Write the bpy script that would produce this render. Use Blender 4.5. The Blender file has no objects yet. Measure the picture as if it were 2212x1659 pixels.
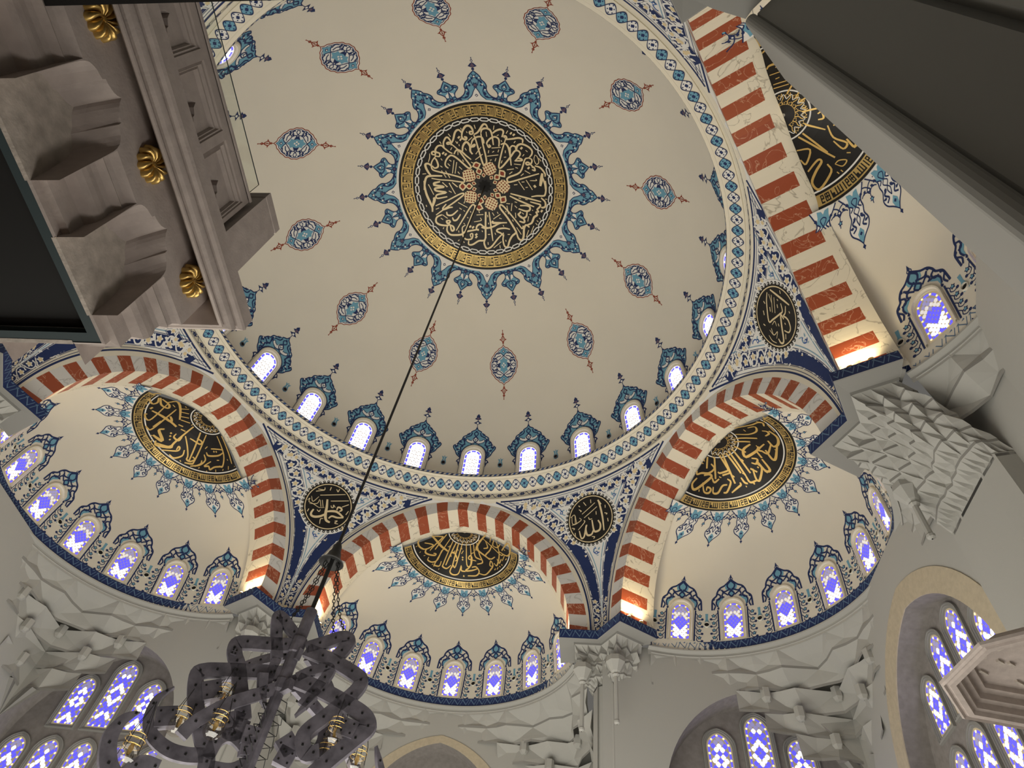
import bpy, bmesh, math, random
from mathutils import Vector, Matrix
from mathutils.geometry import tessellate_polygon
random.seed(7)
SC = bpy.context.scene
COL = SC.collection
PI = math.pi
R = math.radians
sin, cos, sqrt, atan2, hypot = math.sin, math.cos, math.sqrt, math.atan2, math.hypot

# ------------------------------------------------------------------ camera
cam = bpy.data.cameras.new('camera')
cam.sensor_fit = 'HORIZONTAL'; cam.sensor_width = 36.0
cam.lens = 1432.36 / 2212 * 36.0
cam.clip_start = 0.05; cam.clip_end = 200
camo = bpy.data.objects.new('camera', cam); COL.objects.link(camo)
CAM = Vector((4.9385, -10.6976, 3.0657))
_r = ((0.99395063, 0.03145230, 0.10522783), (0.03565569, 0.81380865, -0.58003806), (-0.10387885, 0.58028117, 0.80776417))
camo.matrix_world = Matrix(((_r[0][0], -_r[1][0], -_r[2][0], CAM.x), (_r[0][1], -_r[1][1], -_r[2][1], CAM.y),
                            (_r[0][2], -_r[1][2], -_r[2][2], CAM.z), (0, 0, 0, 1)))
SC.camera = camo
# ------------------------------------------------------------------ world, exposure
SC.view_settings.view_transform = 'Standard'; SC.view_settings.look = 'None'
SC.view_settings.exposure = 0.0; SC.view_settings.gamma = 1.0
SC.view_settings.use_curve_mapping = False
W = bpy.data.worlds.new('world'); SC.world = W; W.use_nodes = True
W.node_tree.nodes['Background'].inputs[0].default_value = (1.0, 0.955, 0.88, 1)
W.node_tree.nodes['Background'].inputs[1].default_value = 0.12
FLOOR = 1.45

def area(name, loc, size, power, col, rot=(0, 0, 0), sy=None):
    l = bpy.data.lights.new(name, 'AREA'); l.shape = 'RECTANGLE'; l.size = size; l.size_y = sy or size
    l.energy = power; l.color = col
    o = bpy.data.objects.new(name, l); o.location = loc; o.rotation_euler = rot; COL.objects.link(o); return o
# added soft fills shining up into the hall, unseen below the frame
area('hall_fill', (0, 2.0, 2.4), 14, 2350, (1.0, 0.965, 0.86), (PI, 0, 0))
area('hall_fill', (0, 12.5, 3.0), 4, 160, (1.0, 0.95, 0.88), (PI, 0, 0))
area('hall_fill', (9.5, 4.5, 3.0), 4, 160, (1.0, 0.95, 0.88), (PI, 0, 0))
area('hall_fill', (-9.5, 4.5, 3.0), 4, 160, (1.0, 0.95, 0.88), (PI, 0, 0))
area('balcony_fill', (7.5, -6.5, 2.2), 1.6, 130, (1.0, 0.93, 0.86), (R(140), 0, R(60)))  # unseen lamp added to brighten the balcony
# ------------------------------------------------------------------ materials
MATS = {}
def mat(name, col, rough=0.6, metal=0.0, emit=0.0, ecol=None, noise=0.0, nscale=3.0, bump=0.0, bscale=20.0, spec=0.3, veins=None, alpha=None):
    m = bpy.data.materials.new(name); m.use_nodes = True
    nt = m.node_tree; b = nt.nodes['Principled BSDF']
    b.inputs['Base Color'].default_value = (*col, 1); b.inputs['Roughness'].default_value = rough
    b.inputs['Metallic'].default_value = metal; b.inputs['Specular IOR Level'].default_value = spec
    if emit: b.inputs['Emission Color'].default_value = (*(ecol or col), 1); b.inputs['Emission Strength'].default_value = emit
    if noise or veins or bump:
        tc = nt.nodes.new('ShaderNodeTexCoord')
    if noise:
        n = nt.nodes.new('ShaderNodeTexNoise'); n.inputs['Scale'].default_value = nscale; n.inputs['Detail'].default_value = 5
        nt.links.new(tc.outputs['Object'], n.inputs['Vector'])
        r = nt.nodes.new('ShaderNodeValToRGB')
        r.color_ramp.elements[0].position = 0.3; r.color_ramp.elements[1].position = 0.7
        r.color_ramp.elements[0].color = (*[c * (1 - noise) for c in col], 1); r.color_ramp.elements[1].color = (*[min(1, c * (1 + noise)) for c in col], 1)
        nt.links.new(n.outputs['Fac'], r.inputs['Fac']); nt.links.new(r.outputs['Color'], b.inputs['Base Color'])
    if veins:
        vc, amt, vs = veins
        n = nt.nodes.new('ShaderNodeTexNoise'); n.inputs['Scale'].default_value = vs; n.inputs['Detail'].default_value = 4; n.inputs['Distortion'].default_value = 1.2
        nt.links.new(tc.outputs['Object'], n.inputs['Vector'])
        a = nt.nodes.new('ShaderNodeMath'); a.operation = 'SUBTRACT'; a.inputs[1].default_value = 0.5
        nt.links.new(n.outputs['Fac'], a.inputs[0])
        ab = nt.nodes.new('ShaderNodeMath'); ab.operation = 'ABSOLUTE'; nt.links.new(a.outputs[0], ab.inputs[0])
        r = nt.nodes.new('ShaderNodeValToRGB')
        r.color_ramp.elements[0].position = 0.0; r.color_ramp.elements[1].position = amt
        r.color_ramp.elements[0].color = (*vc, 1); r.color_ramp.elements[1].color = (*col, 1)
        nt.links.new(ab.outputs[0], r.inputs['Fac']); nt.links.new(r.outputs['Color'], b.inputs['Base Color'])
    if bump:
        n = nt.nodes.new('ShaderNodeTexNoise'); n.inputs['Scale'].default_value = bscale; n.inputs['Detail'].default_value = 4
        nt.links.new(tc.outputs['Object'], n.inputs['Vector'])
        bp = nt.nodes.new('ShaderNodeBump'); bp.inputs['Strength'].default_value = bump; bp.inputs['Distance'].default_value = 0.02
        nt.links.new(n.outputs['Fac'], bp.inputs['Height']); nt.links.new(bp.outputs['Normal'], b.inputs['Normal'])
    MATS[name] = m
    return m
CREAM = mat('cream_plaster', (0.74, 0.70, 0.60), 0.75, noise=0.015, nscale=0.6, spec=0.15)
IVORY = mat('ivory_trim', (0.78, 0.73, 0.60), 0.6)
WHITE = mat('white_paint', (0.82, 0.81, 0.77), 0.6)
NAVY = mat('navy_paint', (0.016, 0.032, 0.115), 0.6)
BLUE = mat('sky_blue_paint', (0.16, 0.37, 0.50), 0.6)
MIDB = mat('cobalt_paint', (0.035, 0.11, 0.36), 0.6)
PALEB = mat('pale_blue_paint', (0.22, 0.38, 0.50), 0.6)
PURP = mat('plum_paint', (0.13, 0.09, 0.14), 0.6)
RUSTP = mat('rust_paint', (0.27, 0.05, 0.025), 0.6)
BLACK = mat('black_enamel', (0.012, 0.011, 0.010), 0.45)
GOLD = mat('gold_leaf', (0.72, 0.49, 0.16), 0.42, metal=0.35)
PGOLD = mat('pale_gold_leaf', (0.80, 0.66, 0.40), 0.45, metal=0.15)
GOLDB = mat('gold_band', (0.66, 0.47, 0.17), 0.35, metal=0.5)
RED = mat('red_marble', (0.34, 0.075, 0.03), 0.42, veins=((0.62, 0.36, 0.24), 0.012, 1.6), spec=0.4)
MARB = mat('ivory_marble', (0.80, 0.75, 0.61), 0.4, veins=((0.45, 0.41, 0.32), 0.012, 0.9), spec=0.4)
MARBG = mat('grey_white_marble', (0.70, 0.69, 0.66), 0.4, veins=((0.50, 0.49, 0.46), 0.014, 0.9), spec=0.4)
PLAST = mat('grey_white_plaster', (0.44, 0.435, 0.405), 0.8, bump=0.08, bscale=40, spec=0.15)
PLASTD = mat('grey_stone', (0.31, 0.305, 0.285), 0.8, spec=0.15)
NICHE = mat('mauve_grey_stone', (0.27, 0.25, 0.235), 0.75, noise=0.12, nscale=6, spec=0.2)
BEIGE = mat('beige_stone', (0.52, 0.45, 0.33), 0.7, noise=0.08, nscale=8, spec=0.2)
STONE = mat('taupe_limestone', (0.42, 0.365, 0.335), 0.75, noise=0.10, nscale=9, bump=0.12, bscale=60, spec=0.2)
STONEL = mat('mottled_limestone', (0.47, 0.42, 0.37), 0.8, noise=0.2, nscale=12, bump=0.2, bscale=50, spec=0.2)
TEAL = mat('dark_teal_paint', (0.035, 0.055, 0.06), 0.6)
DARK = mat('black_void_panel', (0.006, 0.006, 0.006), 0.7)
IRON = mat('wrought_iron', (0.14, 0.13, 0.155), 0.5, metal=0.35, noise=0.35, nscale=5)
IROND = mat('dark_iron', (0.03, 0.03, 0.03), 0.5, metal=0.4)
BRASS = mat('brass', (0.62, 0.42, 0.14), 0.35, metal=0.8)
GWHITE = mat('lit_white_glass', (0.8, 0.8, 0.85), 0.3, emit=1.35, ecol=(0.93, 0.93, 1.0))
GDIM = mat('lit_cream_glass', (0.7, 0.68, 0.66), 0.3, emit=0.55, ecol=(0.95, 0.9, 0.85))
GBLUE = mat('lit_blue_glass', (0.1, 0.1, 0.5), 0.3, emit=1.1, ecol=(0.10, 0.085, 0.95))
GVIO = mat('lit_violet_glass', (0.3, 0.28, 0.45), 0.3, emit=0.55, ecol=(0.36, 0.33, 0.66))
LATT = mat('gilt_lattice', (0.55, 0.45, 0.28), 0.5, emit=0.12, ecol=(0.9, 0.8, 0.6))
LAMPW = mat('lamp_lens', (1, 0.9, 0.7), 0.3, emit=14, ecol=(1.0, 0.86, 0.55))
DOTS = mat('lit_amber_glass', (1, 0.85, 0.5), 0.3, emit=1.0, ecol=(1.0, 0.86, 0.5))
CARPET = mat('carpet', (0.35, 0.26, 0.2), 0.95)
def glass(name, col, alpha):
    m = bpy.data.materials.new(name); m.use_nodes = True; nt = m.node_tree
    for n in list(nt.nodes): nt.nodes.remove(n)
    o = nt.nodes.new('ShaderNodeOutputMaterial'); mx = nt.nodes.new('ShaderNodeMixShader'); t = nt.nodes.new('ShaderNodeBsdfTransparent'); g = nt.nodes.new('ShaderNodeBsdfGlossy')
    t.inputs[0].default_value = (*col, 1); g.inputs['Roughness'].default_value = 0.03; mx.inputs[0].default_value = alpha
    nt.links.new(t.outputs[0], mx.inputs[1]); nt.links.new(g.outputs[0], mx.inputs[2]); nt.links.new(mx.outputs[0], o.inputs[0])
    return m
CLEAR = glass('clear_glass', (0.90, 0.94, 0.91), 0.07)
GLOBE = glass('globe_glass', (0.9, 0.88, 0.85), 0.16)

# ------------------------------------------------------------------ mesh helpers
class MB:
    def __init__(s): s.v = []; s.f = []; s.m = []; s.mats = []
    def mi(s, m):
        if m not in s.mats: s.mats.append(m)
        return s.mats.index(m)
    def face(s, pts, m):
        b = len(s.v); s.v.extend([tuple(p) for p in pts]); s.f.append(tuple(range(b, b + len(pts)))); s.m.append(s.mi(m))
    def grid(s, rows, m, closed=False):
        b = len(s.v); n = len(rows[0]); k = s.mi(m)
        for r in rows: s.v.extend([tuple(p) for p in r])
        for i in range(len(rows) - 1):
            for j in range(n if closed else n - 1):
                j2 = (j + 1) % n
                s.f.append((b + i * n + j, b + i * n + j2, b + (i + 1) * n + j2, b + (i + 1) * n + j)); s.m.append(k)
    def box(s, c, h, m, rot=None):
        P = []
        for x in (-1, 1):
            for y in (-1, 1):
                for z in (-1, 1):
                    q = Vector((x * h[0], y * h[1], z * h[2]))
                    if rot is not None: q = rot @ q
                    P.append(Vector(c) + q)
        b = len(s.v); s.v.extend([tuple(p) for p in P]); k = s.mi(m)
        for f in ((0, 1, 3, 2), (4, 6, 7, 5), (0, 4, 5, 1), (2, 3, 7, 6), (0, 2, 6, 4), (1, 5, 7, 3)):
            s.f.append(tuple(b + i for i in f)); s.m.append(k)
    def tube(s, pts, r, m, n=8, closed=False):
        pts = [Vector(p) for p in pts]; rows = []
        N = len(pts); up = None
        for i, p in enumerate(pts):
            a = pts[(i - 1) % N] if (i > 0 or closed) else p; c = pts[(i + 1) % N] if (i < N - 1 or closed) else p
            d = (c - a).normalized()
            if up is None: up = Vector((0, 0, 1)) if abs(d.z) < 0.9 else Vector((1, 0, 0))
            x = d.cross(up).normalized(); y = x.cross(d).normalized(); up = y
            rr = r[i] if isinstance(r, (list, tuple)) else r
            rows.append([p + x * (rr * cos(2 * PI * j / n)) + y * (rr * sin(2 * PI * j / n)) for j in range(n)])
        if closed: rows.append(rows[0])
        s.grid(rows, m, True)
        if not closed:
            s.face(rows[0], m); s.face(rows[-1][::-1], m)
    def lathe(s, prof, m, n=24, c=(0, 0), a0=0.0, a1=2 * PI):
        full = abs(a1 - a0) > 2 * PI - 1e-6
        k = n if full else n + 1
        rows = [[(c[0] + r * cos(a0 + (a1 - a0) * j / n), c[1] + r * sin(a0 + (a1 - a0) * j / n), z) for j in range(k)] for r, z in prof]
        s.grid(rows, m, full)
    def build(s, name, parent=None, smooth=False, mats=None):
        me = bpy.data.meshes.new(name); me.from_pydata(s.v, [], s.f)
        for m in (mats or s.mats): me.materials.append(m)
        me.polygons.foreach_set('material_index', s.m)
        if smooth: me.polygons.foreach_set('use_smooth', [True] * len(s.f))
        me.update()
        o = bpy.data.objects.new(name, me); COL.objects.link(o)
        if parent is not None: o.parent = parent
        return o
    def weld(s, name, parent=None, smooth=True, angle=0.6, fix=True):
        o = s.build(name, parent)
        bm = bmesh.new(); bm.from_mesh(o.data)
        bmesh.ops.remove_doubles(bm, verts=bm.verts, dist=0.0008)
        if fix: bmesh.ops.recalc_face_normals(bm, faces=bm.faces)
        if smooth:
            for f in bm.faces: f.smooth = True
            for e in bm.edges:
                if len(e.link_faces) != 2 or e.calc_face_angle(0) > angle: e.smooth = False
        bm.to_mesh(o.data); bm.free(); return o

def tag(o, label=None, cat=None, group=None, kind=None):
    if label: o['label'] = label
    if cat: o['category'] = cat
    if group: o['group'] = group
    if kind: o['kind'] = kind
    return o
def empty(name, loc=(0, 0, 0), rz=0.0):
    o = bpy.data.objects.new(name, None); o.empty_display_size = 0.2; o.location = loc; o.rotation_euler = (0, 0, rz); COL.objects.link(o); return o
def copy_tree(o, parent=None):
    c = o.copy(); COL.objects.link(c); inv = o.matrix_parent_inverse.copy()
    if parent is not None: c.parent = parent; c.matrix_parent_inverse = inv
    for ch in list(o.children): copy_tree(ch, c)
    return c
def crom(P, n=5, closed=False):
    P = [Vector(p) for p in P]
    if len(P) < 3: return P
    out = []; N = len(P)
    for i in range(N if closed else N - 1):
        p1, p2 = P[i], P[(i + 1) % N]
        p0 = P[i - 1] if (i > 0 or closed) else p1 * 2 - p2
        p3 = P[(i + 2) % N] if (i + 2 < N or closed) else p2 * 2 - p1
        for k in range(n):
            f = k / n
            out.append(0.5 * (2 * p1 + (p2 - p0) * f + (2 * p0 - 5 * p1 + 4 * p2 - p3) * f * f + (3 * p1 - p0 - 3 * p2 + p3) * f ** 3))
    if not closed: out.append(P[-1])
    return out

# ------------------------------------------------------------------ surfaces that paint and relief lie on:  S(u, v, h) -> point, h = height into the room
DC, DR = Vector((0, 0, 23.79)), 10.39          # main dome
PC, PR = Vector((0, 0, 17.35)), 12.03          # pendentives
def S_polar(u, v, h):
    r = hypot(u, v); th = r / DR
    k = 0 if r < 1e-9 else sin(th) / r
    return DC + (DR - h) * Vector((u * k, v * k, cos(th)))
def S_exp(c, Rr, n0):
    n0 = Vector(n0).normalized(); up = Vector((0, 0, 1)); ev = (up - n0 * up.dot(n0)).normalized(); eu = n0.cross(ev)
    def S(u, v, h): return c + (Rr - h) * (n0 + eu * (u / Rr) + ev * (v / Rr)).normalized()
    return S
def S_domewin(az0):                            # v = arc height above z 23.79
    def S(u, v, h):
        lam = v / DR; a = az0 + u / (DR * cos(lam))
        return DC + (DR - h) * Vector((sin(a) * cos(lam), cos(a) * cos(lam), sin(lam)))
    return S
# half dome profile: stacked circles (centre distance on the bay axis, radius, height)
_PZ = [16.93, 18.4, 19.8, 20.95, 21.75, 22.45, 22.78, 22.92]
_PR = [5.28, 5.12, 4.72, 3.82, 2.53, 1.4, .7, 0.0]
_PD = [10.12, 10.35, 10.62, 11.13, 11.75, 11.78, 11.78, 11.78]
def _cr(P, t):
    n = len(P) - 1; i = min(int(t), n - 1); f = t - i
    p1, p2 = P[i], P[i + 1]; p0 = P[i - 1] if i > 0 else 2 * p1 - p2; p3 = P[i + 2] if i + 2 <= n else 2 * p2 - p1
    return .5 * (2 * p1 + (p2 - p0) * f + (2 * p0 - 5 * p1 + 4 * p2 - p3) * f * f + (3 * p1 - p0 - 3 * p2 + p3) * f ** 3)
_TB = [(_cr(_PZ, i / 100), max(0, _cr(_PR, i / 100)), _cr(_PD, i / 100)) for i in range(701)]
def semi_z(z):
    if z <= _TB[0][0]: return _TB[0][1], _TB[0][2]
    lo, hi = 0, 700
    while hi - lo > 1:
        m = (lo + hi) // 2
        if _TB[m][0] <= z: lo = m
        else: hi = m
    a, b = _TB[lo], _TB[hi]; f = (z - a[0]) / max(1e-9, b[0] - a[0])
    return a[1] + (b[1] - a[1]) * f, a[2] + (b[2] - a[2]) * f
def semi_r(r):
    lo, hi = 0, 700
    while hi - lo > 1:
        m = (lo + hi) // 2
        if _TB[m][1] >= r: lo = m
        else: hi = m
    a, b = _TB[lo], _TB[hi]; f = (a[1] - r) / max(1e-9, a[1] - b[1])
    return a[0] + (b[0] - a[0]) * f, a[2] + (b[2] - a[2]) * f
SEMIC = Vector((0, 10.9, 18.4))
def S_semiwin(ph0):
    def S(u, v, h):
        r, d = semi_z(v); a = ph0 + u / max(r, 0.3); r -= h
        return Vector((r * sin(a), d + r * cos(a), v))
    return S
def S_semiround(u, v, h):
    r = hypot(u, v); a = atan2(u, v); z, d = semi_r(max(r, 0.001))
    p = Vector((r * sin(a), d + r * cos(a), z)); return p + (SEMIC - p).normalized() * h
# arch plane: s along the arch, z up; depth follows the pendentive sphere where that lies in front
AE, AR, AZ = 1.013, 5.488, 17.12
BE, BR, BZ = 1.0, 4.831, 17.23
def S_arch(s, z, h):
    q = PR * PR - s * s - (z - 17.35) ** 2
    d = min(10.4, sqrt(q)) if q > 0 else 10.4
    return Vector((s, d - h, z))
def arch_g(p, off):        # distance of a point outside the arch curve of the bay turned by off
    c, s_ = cos(-off), sin(-off); x, y = c * p.x - s_ * p.y, s_ * p.x + c * p.y
    return (hypot(abs(x) + AE, p.z - AZ) - (AR + AE)) if p.z > AZ else abs(x) - AR
def S_pend(s, lam, h):     # azimuth arc s about the pendentive axis (local +Y), elevation arc lam
    a = s / PR; return PC + (PR - h) * Vector((sin(a) * cos(lam / PR), cos(a) * cos(lam / PR), sin(lam / PR)))

class Dec:
    """flat shapes laid on a surface"""
    def __init__(s, S, maxl=0.3): s.S = S; s.g = MB(); s.maxl = maxl; s.clip = None
    def ok(s, u, v): return s.clip is None or s.clip(u, v)
    def tri(s, a, b, c, m, h):
        st = [(a, b, c)]; L = s.maxl ** 2
        while st:
            a, b, c = st.pop()
            d = [(b[0] - a[0]) ** 2 + (b[1] - a[1]) ** 2, (c[0] - b[0]) ** 2 + (c[1] - b[1]) ** 2, (a[0] - c[0]) ** 2 + (a[1] - c[1]) ** 2]
            i = d.index(max(d))
            if d[i] > L:
                p = (a, b, c); x, y, z = p[i], p[(i + 1) % 3], p[(i + 2) % 3]; mid = ((x[0] + y[0]) / 2, (x[1] + y[1]) / 2)
                st.append((x, mid, z)); st.append((mid, y, z))
            else: s.g.face([s.S(*a, h), s.S(*b, h), s.S(*c, h)], m)
    def poly(s, pts, m, h):
        pts = [(p[0], p[1]) for p in pts]
        if not all(s.ok(*p) for p in pts): return
        for t in tessellate_polygon([[Vector((p[0], p[1], 0)) for p in pts]]): s.tri(pts[t[0]], pts[t[1]], pts[t[2]], m, h)
    def stroke(s, pts, w, m, h, smooth=True, taper=0.0, closed=False, n=4):
        P = [Vector((p[0], p[1], 0)) for p in pts]
        if smooth and len(P) > 2: P = crom(P, n, closed)
        if closed: P.append(P[0])
        if len(P) == 2 and (P[1] - P[0]).length > 2 * s.maxl:
            k = int((P[1] - P[0]).length / s.maxl) + 1; P = [P[0].lerp(P[1], i / k) for i in range(k + 1)]
        N = len(P); row = []
        for i in range(N):
            if closed: d = P[(i + 1) % (N - 1)] - P[(i - 1) % (N - 1)] if 0 < i < N - 1 else P[1] - P[N - 2]
            else: d = P[min(i + 1, N - 1)] - P[max(i - 1, 0)]
            if d.length < 1e-9: d = Vector((1, 0, 0))
            d.normalize(); nn = Vector((-d.y, d.x, 0)); f = i / max(1, N - 1)
            k = w / 2 * (1 - taper * abs(2 * f - 1) ** 2)
            row.append((P[i] - nn * k, P[i] + nn * k))
        for i in range(N - 1):
            if s.clip and not (s.ok(P[i].x, P[i].y) and s.ok(P[i + 1].x, P[i + 1].y)): continue
            a, b, c, d = row[i][0], row[i][1], row[i + 1][1], row[i + 1][0]
            s.g.face([s.S(q.x, q.y, h) for q in (a, b, c, d)], m)
    def disc(s, u, v, r, m, h, n=14, ry=None, rot=0.0):
        ry = ry or r
        s.poly([(u + r * cos(t) * cos(rot) - ry * sin(t) * sin(rot), v + r * cos(t) * sin(rot) + ry * sin(t) * cos(rot)) for t in [2 * PI * i / n for i in range(n)]], m, h)
    def ring(s, u, v, r0, r1, m, h, n=96, a0=0.0, a1=2 * PI):
        ks = max(1, int((r1 - r0) / s.maxl) + 1); rr = [r0 + (r1 - r0) * k / ks for k in range(ks + 1)]
        s.g.grid([[s.S(u + r * cos(a0 + (a1 - a0) * i / n), v + r * sin(a0 + (a1 - a0) * i / n), h) for i in range(n + 1)] for r in rr], m)
    def flower(s, u, v, r, m1, m2, h, rot=0.0, n=5, core=None):
        pts = []
        for i in range(n * 4):
            a = rot + 2 * PI * i / (n * 4); k = r * (0.78 + 0.22 * cos(n * (a - rot)))
            pts.append((u + k * cos(a), v + k * sin(a)))
        s.poly(pts, m1, h); s.disc(u, v, r * 0.55, m2, h + 0.004, 10)
        if core: s.disc(u, v, r * 0.28, core, h + 0.008, 8)
    def leaf(s, u, v, l, w, a, m, h):
        pts = [(0, 0), (0.3 * l, w / 2), (0.7 * l, 0.42 * w), (l, 0.08 * w), (0.75 * l, -0.1 * w), (0.35 * l, -w / 2)]
        s.poly([(u + x * cos(a) - y * sin(a), v + x * sin(a) + y * cos(a)) for x, y in pts], m, h)
    def build(s, name, parent=None): return s.g.build(name, parent)
H = 0.006
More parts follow.
